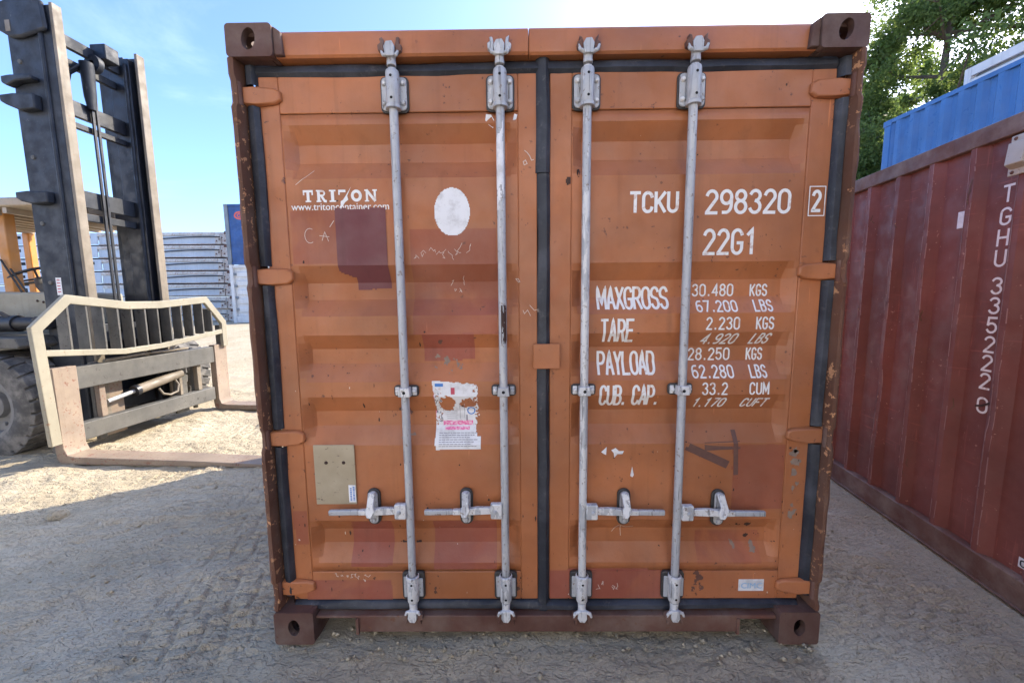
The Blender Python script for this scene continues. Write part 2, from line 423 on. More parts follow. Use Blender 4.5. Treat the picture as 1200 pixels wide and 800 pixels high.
# loose pebbles and clods
def make_pebbles():
    n = 3200; r = np.random.default_rng(3)
    V = []; Fq = []
    base = np.array([(1, 0, 0), (0, 1, 0), (-1, 0, 0), (0, -1, 0), (0, 0, .8), (0, 0, -.5)], float)
    ft = np.array([(0, 1, 4), (1, 2, 4), (2, 3, 4), (3, 0, 4), (1, 0, 5), (2, 1, 5), (3, 2, 5), (0, 3, 5)])
    for i in range(n):
        x = r.uniform(-4.5, 2.3); yy = r.uniform(-1.0, 2.6)
        if r.random() < .2: x = r.uniform(-1.2, 1.2); yy = r.uniform(-.08, .15)
        s = .0025 + .013 * r.random() ** 5
        V.append(base * s * r.uniform(.6, 1.4, (6, 3)) + np.array([x, yy, float(ground_h(x, yy)) - .002 + s * .3])); Fq.append(ft + i * 6)
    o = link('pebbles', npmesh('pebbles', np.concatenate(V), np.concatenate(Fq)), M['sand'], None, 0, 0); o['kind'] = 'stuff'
    tag(o, 'loose pebbles and sand clods scattered over the yard', 'pebbles')
make_pebbles()
def rock(x, y, sx, sy, sz, label):
    m = MB(); n = 9
    prof = [(.01, -.3), (.8, -.25), (1, .05), (.8, .45), (.45, .75), (.01, .85)]
    m.lathe([(a, b) for a, b in prof], 'z', (0, 0, 0), n)
    r = random.Random(int(x * 100))
    m.v = [(a * sx * r.uniform(.75, 1.15), b * sy * r.uniform(.75, 1.15), c * sz) for a, b, c in m.v]
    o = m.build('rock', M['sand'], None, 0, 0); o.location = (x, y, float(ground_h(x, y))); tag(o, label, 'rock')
rock(-3.46, 1.06, .085, .06, .075, 'small sandy rock lying on the ground at the left edge, nearer than the loader wheel')

# ------------------------------------------------------------------ stroke lettering
def arc(cx, cy, rx, ry, a0, a1, n=10):
    return [(cx + rx * math.cos(rad(a0 + (a1 - a0) * k / n)), cy + ry * math.sin(rad(a0 + (a1 - a0) * k / n))) for k in range(n + 1)]
G = {
 '0': [arc(.5, .74, .5, .26, 0, 180) + arc(.5, .26, .5, .26, 180, 360) + [(1, .74)]],
 '1': [[(.15, .8), (.55, 1), (.55, 0)]],
 '2': [arc(.5, .74, .48, .26, 165, -20) + [(.02, .03), (.02, 0), (1, 0)]],
 '3': [arc(.48, .77, .46, .23, 160, -75) , arc(.48, .27, .5, .27, 85, -160)],
 '4': [[(.78, 0), (.78, 1), (0, .28), (1, .28)]],
 '5': [[(.95, 1), (.12, 1), (.06, .54)] + arc(.48, .33, .5, .31, 140, -155)],
 '6': [[(.85, .98)] + arc(.5, .62, .5, .36, 100, 180) + [(0, .3)] + arc(.5, .29, .5, .29, 180, 540, 18)],
 '7': [[(0, 1), (1, 1), (.38, 0)]],
 '8': [arc(.5, .77, .44, .23, 0, 360, 18), arc(.5, .27, .5, .27, 0, 360, 18)],
 '9': [arc(.5, .71, .5, .29, 0, 360, 18), [(1, .7)] + arc(.5, .38, .5, .36, 0, -90) + [(.2, .02)]],
 'A': [[(0, 0), (.5, 1), (1, 0)], [(.18, .3), (.82, .3)]],
 'B': [[(0, 0), (0, 1)], [(0, 1), (.5, 1)] + arc(.5, .77, .42, .23, 90, -90) + [(0, .54)], [(.5, .54)] + arc(.5, .27, .5, .27, 90, -90) + [(0, 0)]],
 'C': [arc(.5, .74, .48, .26, 10, 180) + arc(.5, .26, .48, .26, 180, 350)],
 'D': [[(0, 0), (0, 1), (.45, 1)] + arc(.45, .7, .55, .3, 90, 0) + arc(.45, .3, .55, .3, 0, -90) + [(0, 0)]],
 'E': [[(1, 1), (0, 1), (0, 0), (1, 0)], [(0, .52), (.8, .52)]],
 'F': [[(1, 1), (0, 1), (0, 0)], [(0, .52), (.8, .52)]],
 'G': [arc(.5, .74, .48, .26, 15, 180) + arc(.5, .26, .48, .26, 180, 350) + [(.98, .45), (.55, .45)]],
 'H': [[(0, 0), (0, 1)], [(1, 0), (1, 1)], [(0, .5), (1, .5)]],
 'I': [[(.5, 0), (.5, 1)]],
 'K': [[(0, 0), (0, 1)], [(1, 1), (0, .38)], [(.3, .56), (1, 0)]],
 'L': [[(0, 1), (0, 0), (.95, 0)]],
 'M': [[(0, 0), (0, 1), (.5, .25), (1, 1), (1, 0)]],
 'N': [[(0, 0), (0, 1), (1, 0), (1, 1)]],
 'O': [arc(.5, .74, .5, .26, 0, 180) + arc(.5, .26, .5, .26, 180, 360) + [(1, .74)]],
 'P': [[(0, 0), (0, 1), (.5, 1)] + arc(.5, .73, .48, .27, 90, -90) + [(0, .46)]],
 'R': [[(0, 0), (0, 1), (.5, 1)] + arc(.5, .74, .48, .26, 90, -90) + [(0, .48)], [(.5, .48), (1, 0)]],
 'S': [arc(.5, .75, .48, .25, 15, 230) + arc(.5, .26, .48, .26, 50, -165)],
 'T': [[(0, 1), (1, 1)], [(.5, 1), (.5, 0)]],
 'U': [[(0, 1)] + arc(.5, .28, .5, .28, 180, 360) + [(1, 1)]],
 'X': [[(0, 0), (1, 1)], [(0, 1), (1, 0)]],
 'Y': [[(0, 1), (.5, .48), (1, 1)], [(.5, .48), (.5, 0)]],
 '.': [[(.5, .0), (.5, .09)]],
}
def strip(m, pts, w, put, lift, sub=.006):
    # ribbon along a polyline in the plane, mitred, cut into short pieces and laid on put(a, b, lift)
    P = [Vector(pts[0])]
    for a, b in zip(pts, pts[1:]):
        a = Vector(a); b = Vector(b); L = (b - a).length
        if L < 1e-6: continue
        k = max(1, int(math.ceil(L / sub)))
        for i in range(1, k + 1): P.append(a.lerp(b, i / k))
    v = []; f = []
    d0 = (P[1] - P[0]).normalized(); d1 = (P[-1] - P[-2]).normalized()
    P[0] = P[0] - d0 * w * .3; P[-1] = P[-1] + d1 * w * .3
    for i, p in enumerate(P):
        a = (p - P[i - 1]).normalized() if i else None; b = (P[i + 1] - p).normalized() if i < len(P) - 1 else None
        a = a if a is not None else b; b = b if b is not None else a
        t = (a + b); t = t.normalized() if t.length > 1e-4 else a
        n = Vector((-t.y, t.x)); k = 1 / max(.45, t.dot(a))
        for sgn in (1, -1):
            q = p + n * sgn * w / 2 * k; v.append(put(q.x, q.y, lift))
    for i in range(len(P) - 1): f.append((2 * i, 2 * i + 1, 2 * i + 3, 2 * i + 2))
    m.add(v, f)
def lettering(text, x0, x1, z0, z1, w, put, m=None, gap=.42, slant=0):
    m = m or MB()
    adv = [(.5 if ch in '.' else .45 if ch == 'I' else 1.15 if ch == 'M' else .7 if ch == ' ' else 1.0) for ch in text]
    tot = sum(adv) + gap * (len(text) - 1); k = (x1 - x0 - w) / tot; x = x0 + w / 2; h = z1 - z0 - w; j = 0
    for ch, a in zip(text, adv):
        if ch != ' ':
            for st in G[ch]:
                j += 1
                pts = [(x + p * a * k + slant * q * h, z0 + w / 2 + q * h) for p, q in st]
                strip(m, pts, w, put, .0012 + .0002 * (j % 3))
        x += (a + gap) * k
    return m
def font_mesh(text, size, sx=1.0):
    cu = bpy.data.curves.new('txt', 'FONT'); cu.body = text; cu.size = size; cu.resolution_u = 3
    o = bpy.data.objects.new('txt', cu); col.objects.link(o)
    dg = bpy.context.evaluated_depsgraph_get(); me = bpy.data.meshes.new_from_object(o.evaluated_get(dg))
    vs = [(v.co.x * sx, v.co.y) for v in me.vertices]; fs = [tuple(p.vertices) for p in me.polygons]
    bpy.data.objects.remove(o); bpy.data.meshes.remove(me); bpy.data.curves.remove(cu)
    return vs, fs

# ------------------------------------------------------------------ orange container
FRAME_Y, PANEL_Y, DEEP = .062, .0655, .042
TROUGH = [(2.252, 2.188, 2.115, 2.042), (1.692, 1.620, 1.548, 1.478), (1.397, 1.333, 1.268, 1.192), (1.126, 1.052, .986, .908), (.556, .492, .425, .350)]
PAN = {'L': (-1.064, -.105), 'R': (.113, 1.062)}
ZT, ZB = 2.292, .312
def lin(a, b, v): return min(1, max(0, (v - a) / (b - a)))
def door_y(x, z):
    side = 'L' if x < 0 else 'R'; a, b = PAN[side]
    if x < a or x > b or z > ZT or z < ZB: return FRAME_Y
    d = 0
    for t0, t1, t2, t3 in TROUGH:
        if t3 < z < t0: d = lin(t0, t1, z) if z > t1 else 1 if z > t2 else lin(t3, t2, z)
    e = min(lin(a + .004, a + .045, x), lin(b - .004, b - .045, x))
    dent = .006 * (float(vnoise(x * 3.1 + 9, z * 3.3, 5)) - .5) * min(1, 8 * min(x - a, b - x))
    return PANEL_Y + DEEP * d * e + dent
def put_door(x, z, lift): return (x, door_y(x, z) - lift, z)

box_c = thing('shipping_container', 'weathered orange shipping container with closed double doors facing the viewer', 'container')
C = box_c
def door(side):
    a, b = PAN[side]
    ox, ix = ((-1.156, -.028) if side == 'L' else (1.156, .024))
    lo, hi = min(ox, ix), max(ox, ix)
    m = MB()
    m.box(lo, a, FRAME_Y, .11, .172, 2.436); m.box(b, hi, FRAME_Y, .11, .172, 2.436)
    m.box(a, b, FRAME_Y, .11, ZT + .003, 2.436); m.box(a, b, FRAME_Y, .11, .172, ZB - .003)
    d = m.build('door', M['orange_paint'], C, .004)
    xs = np.unique(np.concatenate([np.arange(a, b, .03), [a + .004, a + .045, b - .045, b - .004, b]]))
    zs = np.unique(np.concatenate([np.arange(ZB, ZT, .03), np.array(TROUGH).ravel(), [ZB, ZT]]))
    V = [(x, door_y(min(max(x, a + 1e-6), b - 1e-6), min(max(z, ZB + 1e-6), ZT - 1e-6)), z) for z in zs for x in xs]
    nx = len(xs); Fq = [(j * nx + i, j * nx + i + 1, (j + 1) * nx + i + 1, (j + 1) * nx + i) for j in range(len(zs) - 1) for i in range(nx - 1)]
    p = link('door_panel', npmesh('door_panel', V, Fq), M['orange_paint'], d, 0, 14)
    sm = p.modifiers.new('thick', 'SOLIDIFY'); sm.thickness = .003; sm.offset = -1
    # hinges
    for z in (2.357, 1.647, .948, .243):
        s = -1 if side == 'L' else 1
        w1 = .003 * math.sin(7 * z + s)
        prof = [(1.222, -.033), (1.222, .033 + w1), (1.15, .037), (1.075, .033 - w1), (1.050, .020), (1.047, -.016), (1.070, -.031 + w1), (1.14, -.038)]
        h = MB(); n = len(prof)
        v = [(s * q[0], .060, z + q[1]) for q in prof] + [(s * (1.135 + (q[0] - 1.135) * .93), .036 + .010 * (q[0] < 1.10), z + q[1] * .84) for q in prof]
        h.add(v, [tuple(range(n)), tuple(range(2 * n - 1, n - 1, -1))] + [(q, (q + 1) % n, (q + 1) % n + n, q + n) for q in range(n)])
        hg = h.build('hinge', M['orange_paint'], d, .004, 25)
        MB().tube([(s * 1.203, .030, z - .043), (s * 1.203, .030, z + .043)], .014, 12).build('hinge_pin', M['rusty_brown'], d)
    return d
door_l, door_r = door('L'), door('R')

# rubber gaskets (wavy strips)
def gasket(pts, w, y0, y1, name='door_gasket', seed=0):
    m = MB(); P = []
    for a, b in zip(pts, pts[1:]):
        a = Vector(a); b = Vector(b); k = max(1, int((b - a).length / .04))
        for i in range(k): P.append(a.lerp(b, i / k))
    P.append(Vector(pts[-1]))
    v = []; prof = [(-.5, 1), (-.46, .25), (-.2, 0), (.2, .05), (.46, .3), (.5, 1)]
    for i, p in enumerate(P):
        t = (P[min(i + 1, len(P) - 1)] - P[max(0, i - 1)]).normalized(); n = Vector((-t.y, t.x))
        ww = w * (1 + .14 * (float(vnoise(i * .37, seed, 3)) - .5)); sh = .006 * (float(vnoise(i * .23, seed + 7, 4)) - .5)
        for q, d in prof:
            c = p + n * (q * ww + sh); v.append((c.x, y0 + (y1 - y0) * d + .006 * (float(vnoise(i * .5, seed + q, 8)) - .5), c.y))
    f = [(i * 6 + k, i * 6 + k + 1, i * 6 + k + 7, i * 6 + k + 6) for i in range(len(P) - 1) for k in range(5)]
    m.add(v, f); return m.build(name, M['rubber'], C)
gasket([(-1.15, 2.455), (1.15, 2.455)], .052, .050, .10, seed=1)
gasket([(-1.15, .146), (-.03, .146)], .046, .046, .10, seed=2); gasket([(-.03, .143), (1.15, .146)], .046, .043, .10, seed=3)
for z0, z1 in ((.205, .91), (.99, 1.61), (1.69, 2.318), (2.398, 2.47)):
    gasket([(-1.165, z0), (-1.165, z1)], .056, .038, .10, seed=z0); gasket([(1.179, z0), (1.179, z1)], .050, .038, .10, seed=z0 + 4)
gasket([(-.003, .115), (-.003, 1.25)], .056, .046, .10, seed=11); gasket([(-.003, 1.35), (-.003, 2.05)], .056, .048, .10, seed=12); gasket([(-.003, 2.052), (-.003, 2.49)], .060, .045, .10, seed=13)
# backing behind the gaskets so no light leaks
MB().box(-1.16, 1.16, .126, .134, .125, 2.50).build('door_backing', M['mast_black'], C)

# corner posts with worn, ragged outer edge
for s in (-1, 1):
    m = MB()
    zs = np.arange(.16, 2.479, .02)
    zs[-1] = 2.477
    v = []
    for z in zs:
        e = .014 * (float(fbm(z * 5, s * 3 + 7, 5)) - .5); g = .016 * max(0, float(vnoise(z * 9, s + 4, 9)) - .55)
        hg = min(abs(z - q) for q in (2.357, 1.647, .948, .243)); cut = .010 if hg < .046 else 0
        v += [(s * (1.219 + e), .16, z), (s * (1.219 + e), .006 + cut + g, z), (s * (1.208 + e), cut + g, z), (s * (1.197 + g * .5), .003 + cut, z), (s * 1.193, .03, z), (s * 1.190, .10, z)]
    f = [(i * 6 + k, i * 6 + k + 1, i * 6 + k + 7, i * 6 + k + 6) for i in range(len(zs) - 1) for k in range(5)]
    m.add(v, f).build('corner_post', M['rust_edge'], C, 0, 30)

# header and sill
m = MB()
m.prism([(.030, 2.484), (.022, 2.492), (.022, 2.566), (.034, 2.582), (.14, 2.586), (.14, 2.484)], 'x', -1.052, -.062)
m.build('door_header', M['orange_paint'], C, .003)
m = MB()
m.prism([(.033, 2.484), (.025, 2.492), (.025, 2.568), (.037, 2.584), (.14, 2.587), (.14, 2.484)], 'x', -.060, 1.052)
m.build('door_header', M['orange_paint'], C, .003)
m = MB()
m.prism([(-.846, .042), (.866, .042), (.866, .104), (1.04, .104), (1.04, .122), (-1.04, .122), (-1.04, .110), (-.846, .110)], 'y', .022, .12)
m.build('door_sill', M['rusty_brown'], C, .004)
for xx in (-.85, .868):
    MB().box(xx - .006, xx + .006, .014, .5, .036, .112).build('sill_cheek', M['rusty_brown'], C)
MB().box(-1.03, 1.03, .2, 2.85, .10, .12).build('floor_underside', M['mast_black'], C)

# corner castings with through holes
def casting(sx, sy, z0, z1, tilt, mat):
    w, dp, t = .178, .162, .030
    x0, x1 = (sx * 1.219, sx * (1.219 - w)); y0, y1 = ((0, dp) if sy == 0 else (2.991 - dp, 2.991))
    X0, X1 = min(x0, x1), max(x0, x1)
    def ell(cx, cz, rx, rz, rot, n=20):
        out = []
        for k in range(n):
            a = 2 * math.pi * k / n; e = (abs(math.cos(a)) ** 1.0 * math.copysign(1, math.cos(a)) * rx, math.sin(a) * rz)
            out.append((cx + e[0] * math.cos(rot) - e[1] * math.sin(rot), cz + e[0] * math.sin(rot) + e[1] * math.cos(rot)))
        return out
    def rect(a0, a1, b0, b1, r=.014):
        q = rrect(a0, a1, b0, b1, r, 4); return q
    cx, cz = sx * 1.131, (z0 + z1) / 2
    m = MB()
    fy0, fy1 = (y0, y0 + t) if sy == 0 else (y1 - t, y1)
    m.holed(rect(X0, X1, z0, z1), ell(cx, cz + .004, .026, .040, tilt), 'y', fy0, fy1)
    by0, by1 = (y1 - .02, y1) if sy == 0 else (y0, y0 + .02)
    m.box(X0 + .012, X1 - .012, by0, by1, z0 + .012, z1 - .012) if z0 < 1 else m.box(X0 + .05, X1 - .02, by0, by1, z0 + .012, z1 - .06)
    ya, yb = y0 + t + .0005, y1 - .0205
    if sy: ya, yb = y0 + .0205, y1 - t - .0005
    sxa, sxb = (X0, X0 + t) if sx < 0 else (X1 - t, X1)
    m.holed(rect(ya, yb, z0 + .002, z1 - .002, .004), ell((ya + yb) / 2, cz, .022, .036, 0), 'x', sxa, sxb)
    ixa, ixb = (X1 - .02, X1 - .001) if sx < 0 else (X0 + .001, X0 + .02)
    m.box(ixa, ixb, ya, yb, z0 + .003, z1 - .003)
    ia, ib = (X0 + t + .001, X1 - .021) if sx < 0 else (X0 + .021, X1 - t - .001)
    for zz0, zz1 in ((z0 + .001, z0 + t), (z1 - t, z1 - .001)):
        m.holed(rect(ia, ib, ya, yb, .004), ell((ia + ib) / 2, (ya + yb) / 2, .045, .03, 0), 'z', zz0, zz1)
    return m.build('corner_casting', M[mat], C, 0, 35)
for sx in (-1, 1):
    casting(sx, 0, 2.477, 2.596, -.15 if sx < 0 else -.35, 'casting_brown'); casting(sx, 0, 0, .155, .0, 'casting_brown')
    casting(sx, 1, 2.477, 2.596, 0, 'casting_brown'); casting(sx, 1, 0, .155, 0, 'casting_brown')
    # gusset between top casting and header
    MB().prism([(sx * 1.0405, 2.590), (sx * 1.0405, 2.486), (sx * 1.005, 2.486), (sx * 1.012, 2.570)], 'y', .008, .030).build('casting_gusset', M['casting_brown'], C, .004)

# sides, roof, rear
def corr_sheet(L, H, period, depth, a, b):
    # profile points along the length: (s, d) outer flat d=0, inner flat d=depth
    pts = []; s = 0
    while s < L:
        for ds, d in ((0, 0), (a, 0), (a + b, depth), (a + b + a, depth)):
            q = s + ds
            if q < L: pts.append((q, d))
        s += period
    pts.append((L, 0)); return pts
for s in (-1, 1):
    m = MB(); pr = corr_sheet(2.991 - .324, 1, .278, .036, .070, .069)
    v = []
    for q, d in pr:
        for z in (.155, 2.525): v.append((s * (1.212 - d), .162 + q, z))
    m.add(v, [(2 * i, 2 * i + 2, 2 * i + 3, 2 * i + 1) for i in range(len(pr) - 1)])
    m.build('side_wall', M['orange_paint'], C, 0, 0)
    MB().box(s * 1.219 if s < 0 else 1.16, -1.16 if s < 0 else 1.219, .163, 2.828, 2.526, 2.586).build('top_rail', M['rusty_brown'], C)
    MB().box(s * 1.215 if s < 0 else 1.165, -1.165 if s < 0 else 1.215, .163, 2.828, .03, .154).build('bottom_rail', M['rusty_brown'], C)
    MB().box(min(s * 1.219, s * 1.10), max(s * 1.219, s * 1.10), 2.84, 2.985, .156, 2.476).build('corner_post', M['rusty_brown'], C)
MB().box(-1.159, 1.159, .141, 2.83, 2.552, 2.560).build('roof', M['orange_paint'], C)
m = MB(); pr = corr_sheet(2.2, 1, .25, .045, .11, .018); v = []
for q, d in pr:
    for z in (.156, 2.55): v.append((-1.1 + q, 2.975 - d, z))
m.add(v, [(2 * i, 2 * i + 2, 2 * i + 3, 2 * i + 1) for i in range(len(pr) - 1)]).build('rear_wall', M['orange_paint'], C, 0, 0)

# locking bars
def cam_head(m, x, z, up, r):
    d = 1 if up else -1
    m.tube([(x, .026, z), (x, .026, z + d * .030)], [.019, .017], 12)
    m.prism([(x - .017, z + d * .026), (x + .017, z + d * .026), (x + .020, z + d * .062), (x + .010, z + d * .080), (x - .012, z + d * .078), (x - .022, z + d * .060)], 'y', .000, .030)
    for sgn in (-1, 1):
        m.tube([(x + sgn * .012, .012, z + d * .034), (x + sgn * (.030 + r * .004), .006, z + d * (.036 + .004 * r)), (x + sgn * (.036 + .004 * r), .006, z + d * (.052 + r * .006))], [.009, .008, .005], 7)
def keeper(x, z, up, r, mat, bar):
    d = 1 if up else -1
    for sgn in (-1, 1):
        m = MB(); m.prism([(x + sgn * .022, z + d * .040), (x + sgn * .044, z + d * .046), (x + sgn * .046, z + d * .066), (x + sgn * .034, z + d * .074), (x + sgn * .038, z + d * (.092 + .004 * sgn)), (x + sgn * .026, z + d * (.088 - .006 * r)), (x + sgn * .022, z + d * .070)], 'y', .004 + .002 * sgn, .030)
        m.build('cam_keeper', M[mat], bar, .003)
BARS = [-.594, -.174, .168, .582]
for i, x in enumerate(BARS):
    m = MB(); m.tube([(x, .031, .19), (x, .031, 1.15), (x + .0, .031, 1.8), (x, .031, 2.44)], .0172, 16)
    bar = m.build('locking_bar', M[('bar_metal', 'bar_worn', 'bar_white', 'bar_metal')[i]], C)
    r = (-1, 0, 1, .5)[i]
    m = MB(); cam_head(m, x, 2.447, True, r); m.build('bar_cam', M['grey_gear'], bar, .003)
    keeper(x, 2.447, True, r, 'rusty_brown' if i != 1 else 'grey_gear', bar)
    m = MB(); cam_head(m, x, .185, False, r); m.build('bar_cam', M['white_gear'], bar, .003)
    keeper(x, .185, False, -r, 'rusty_brown', bar)
    # top guide
    m = MB(); m.prism(rrect(x - .056, x + .056, 2.288, 2.424, .018), 'y', .052, .0615); m.build('guide_gasket', M['dark_plate'], bar, .002)
    m = MB(); m.prism(rrect(x - .050, x + .050, 2.294, 2.418, .016), 'y', .044, .0515); m.build('guide_plate', M['grey_gear'], bar, .003)
    m = MB(); m.lathe([(.0245, 0), (.0265, .004), (.0265, .125), (.0245, .132)], 'z', (x, .031, 2.300), 18); m.lathe([(.0245, .004), (.0302, 0), (.0302, -.012), (.018, -.014)], 'z', (x, .031, 2.304), 18)
    m.build('guide_sleeve', M['grey_gear'], bar)
    for bx in (-.038, .038):
        for bz in (2.320, 2.394):
            m = MB(); m.lathe([(.0001, -.010), (.006, -.0095), (.010, -.004), (.0105, 0)], 'y', (x + bx, .0436, bz), 10); m.build('guide_bolt', M['white_gear'], bar)
    for bz in (2.325, 2.405):
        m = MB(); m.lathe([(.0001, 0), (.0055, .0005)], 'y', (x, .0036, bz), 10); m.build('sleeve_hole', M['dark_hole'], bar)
    # middle bracket
    m = MB(); m.prism(rrect(x - .053, x + .053, 1.131, 1.181, .014), 'y', .050, .0595); m.build('guide_gasket', M['dark_plate'], bar, .003)
    m = MB(); m.prism([(x - .026, 1.137), (x + .026, 1.137), (x + .022, 1.176), (x - .022, 1.176)], 'y', .0085, .0495)
    m.box(x - .046, x - .0265, .043, .0495, 1.138, 1.174); m.box(x + .0265, x + .046, .043, .0495, 1.138, 1.174)
    m.build('guide_strap', M['white_gear' if i in (0, 2, 3) else 'bare_steel'], bar, .004)
    for bx in (-.036, .036):
        m = MB(); m.lathe([(.0001, -.009), (.006, -.008), (.0095, -.003), (.010, 0)], 'y', (x + bx, .0428, 1.157), 10); m.build('guide_bolt', M['white_gear'], bar)
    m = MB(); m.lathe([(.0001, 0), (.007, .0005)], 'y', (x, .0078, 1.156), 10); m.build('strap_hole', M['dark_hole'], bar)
    # bottom guide
    m = MB(); m.prism(rrect(x - .052, x + .050, .186, .318, .016), 'y', .046, .0615); m.build('guide_gasket', M['dark_plate'], bar, .003)
    m = MB(); m.box(x + .020, x + .044, .036, .0455, .205, .292) ; m.box(x - .044, x - .022, .038, .0455, .20, .30); m.build('guide_plate', M['bare_steel'], bar, .004)
    m = MB(); m.lathe([(.0235, 0), (.0255, .004), (.0255, .104), (.0235, .110)], 'z', (x, .031, .190), 18); m.lathe([(.018, 0), (.029, .002), (.029, .014), (.0235, .018)], 'z', (x, .031, .298), 18)
    m.build('guide_sleeve', M['white_gear'], bar)
    for bz in (.212, .283):
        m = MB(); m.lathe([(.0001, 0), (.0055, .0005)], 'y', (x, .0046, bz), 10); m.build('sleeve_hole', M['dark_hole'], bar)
    # handle
    s = -1 if i < 2 else 1
    hx = (-.760, -.347, .352, .768)[i]; end = (-.948, -.527, .523, .959)[i]; zc = (.626, .626, .620, .614)[i]
    m = MB(); m.prism(rrect(min(x + s * .012, x + s * .062), max(x + s * .012, x + s * .062), zc - .033, zc + .035, .006), 'y', .006, .032); m.build('handle_lug', M['white_gear'], bar, .004)
    m = MB(); m.lathe([(.0001, -.007), (.007, -.006), (.010, 0)], 'y', (x + s * .042, .0058, zc), 10); m.build('lug_pin', M['bare_steel'], bar)
    a = x + s * .054
    pts = [(a, .024, zc), (a + (hx - a) * .55, .022, zc), (hx, .012, zc + .002), (hx + s * .055, .016, zc - .002)]
    m = MB()
    wv = [(.014, .010), (.017, .009), (.012, .012), (.011, .010)]
    v = []
    for (px, py, pz), (hh, dd) in zip(pts, wv): v += [(px, py - dd, pz - hh), (px, py + dd, pz - hh), (px, py + dd, pz + hh), (px, py - dd, pz + hh)]
    f = [(4 * k + j, 4 * k + (j + 1) % 4, 4 * k + 4 + (j + 1) % 4, 4 * k + 4 + j) for k in range(3) for j in range(4)] + [(0, 1, 2, 3), (15, 14, 13, 12)]
    m.add(v, f).build('door_handle', M['white_gear'], bar, .003)
    m = MB(); m.bar((hx + s * .055, .018, zc - .003), (end, .020, zc - .006), .018, .024); m.build('handle_grip', M['bare_steel'], bar, .005)
    m = MB(); m.prism(rrect(hx - .028, hx + .030, zc - .080, zc + .088, .027), 'y', .050, .0615); m.build('catch_gasket', M['dark_plate'], bar, .003)
    m = MB(); m.prism(rrect(hx - .019, hx + .021, zc - .071, zc + .080, .019), 'y', .040, .0495)
    m.build('handle_catch', M['grey_gear'], bar, .004)
    m = MB(); m.prism([(hx - .016, zc + .078), (hx + .017, zc + .078), (hx + .017, zc + .03), (hx + .024, zc + .012), (hx + .006, zc - .022), (hx - .014, zc - .02), (hx - .022, zc + .008), (hx - .012, zc + .03)], 'y', -.006, .006)
    m.v = [(p[0], p[1] + (.034 if p[2] > zc + .06 else .0), p[2]) for p in m.v]
    m.build('catch_flap', M['white_gear'], bar, .004)
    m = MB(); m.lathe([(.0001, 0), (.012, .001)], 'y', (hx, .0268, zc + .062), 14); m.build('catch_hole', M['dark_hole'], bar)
    m = MB(); m.lathe([(.0001, -.008), (.008, -.007), (.012, 0)], 'y', (hx, .0395, zc - .052), 12); m.build('catch_bolt', M['bare_steel'], bar)

# bare, unpainted stretch of the leftmost bar and paint flakes on the second
def bar_sleeve(i, z0, z1, mat, a0, a1, name, seed):
    x = BARS[i]; m = MB(); nz = max(4, int((z1 - z0) / .006)); na = 14; r = .0176
    keep = lambda u, w: float(fbm(u * 3 + seed, w * (z1 - z0) * 22, seed)) + .25 * math.sin(math.pi * w) > .50
    for j in range(nz):
        for k in range(na):
            if not keep(k / na, (j + .5) / nz): continue
            q = []
            for kk, jj in ((k, j), (k + 1, j), (k + 1, j + 1), (k, j + 1)):
                a = rad(a0 + (a1 - a0) * kk / na); q.append((x + r * math.sin(a), .031 - r * math.cos(a), z0 + (z1 - z0) * jj / nz))
            m.add(q, [(0, 1, 2, 3)])
    if m.v: m.build(name, M[mat], C, 0, 60, False)
bar_sleeve(0, .82, 1.12, 'bare_steel', -80, 80, 'bare_patch', 3)
bar_sleeve(1, 1.90, 2.24, 'sticker_white', -90, 40, 'paint_flake', 5)
bar_sleeve(1, 1.36, 1.52, 'scratch_dark', -20, 60, 'bare_patch', 9)
bar_sleeve(1, .62, 1.12, 'bare_steel', -25, 30, 'bare_patch', 11)

# centre plate
m = MB(); m.prism(rrect(-.046, .066, 1.250, 1.356, .006), 'y', .034, .045); m.build('seam_plate', M['orange_paint'], C, .003)

# -------- marks on the doors
def decal(name, x0, x1, z0, z1, mat, lift, inside=None, cell=.01, parent=None, yfn=None):
    xs = np.unique(np.concatenate([np.arange(x0, x1, cell), [x1]] + [[q for p in PAN.values() for e in (p[0], p[0] + .004, p[0] + .045, p[1] - .045, p[1] - .004, p[1]) for q in (e - 1e-4, e + 1e-4) if x0 < q < x1]]))
    zs = np.unique(np.concatenate([np.arange(z0, z1, cell), [z1], [q for q in np.array(TROUGH).ravel() if z0 < q < z1], [q for e in (ZT, ZB) for q in (e - 1e-4, e + 1e-4) if z0 < q < z1]]))
    nx, nz = len(xs), len(zs)
    V = [(x, (yfn(x, z) if yfn else door_y(x, z)) - lift, z) for z in zs for x in xs]
    Fq = []
    for j in range(nz - 1):
        for i in range(nx - 1):
            if inside and not inside((xs[i] + xs[i + 1]) / 2, (zs[j] + zs[j + 1]) / 2): continue
            Fq.append((j * nx + i, j * nx + i + 1, (j + 1) * nx + i + 1, (j + 1) * nx + i))
    if not Fq: return
    Fq = np.array(Fq); used = np.unique(Fq); mp = np.zeros(len(V), int); mp[used] = np.arange(len(used))
    return link(name, npmesh(name, np.array(V)[used], mp[Fq]), M[mat], parent or C, 0, 14)
def ragged(x0, x1, z0, z1, amp, sc_, seed, clean=''):
    def f(x, z):
        dx = amp * 2 * (float(fbm(z * sc_, seed, 3)) - .5); dz = amp * 2 * (float(fbm(x * sc_, seed + 9.3, 3)) - .5)
        return x0 + (0 if 'l' in clean else dx) < x < x1 + (0 if 'r' in clean else dx) and z0 + (0 if 'b' in clean else dz) < z < z1 + (0 if 't' in clean else dz)
    return f
def patch(x0, x1, z0, z1, mat, amp=.006, sc_=12, seed=1, lift=.0004, cell=.008, clean=''):
    decal('paint_patch', x0 - amp, x1 + amp, z0 - amp, z1 + amp, mat, lift, ragged(x0, x1, z0, z1, amp, sc_, seed, clean), cell)
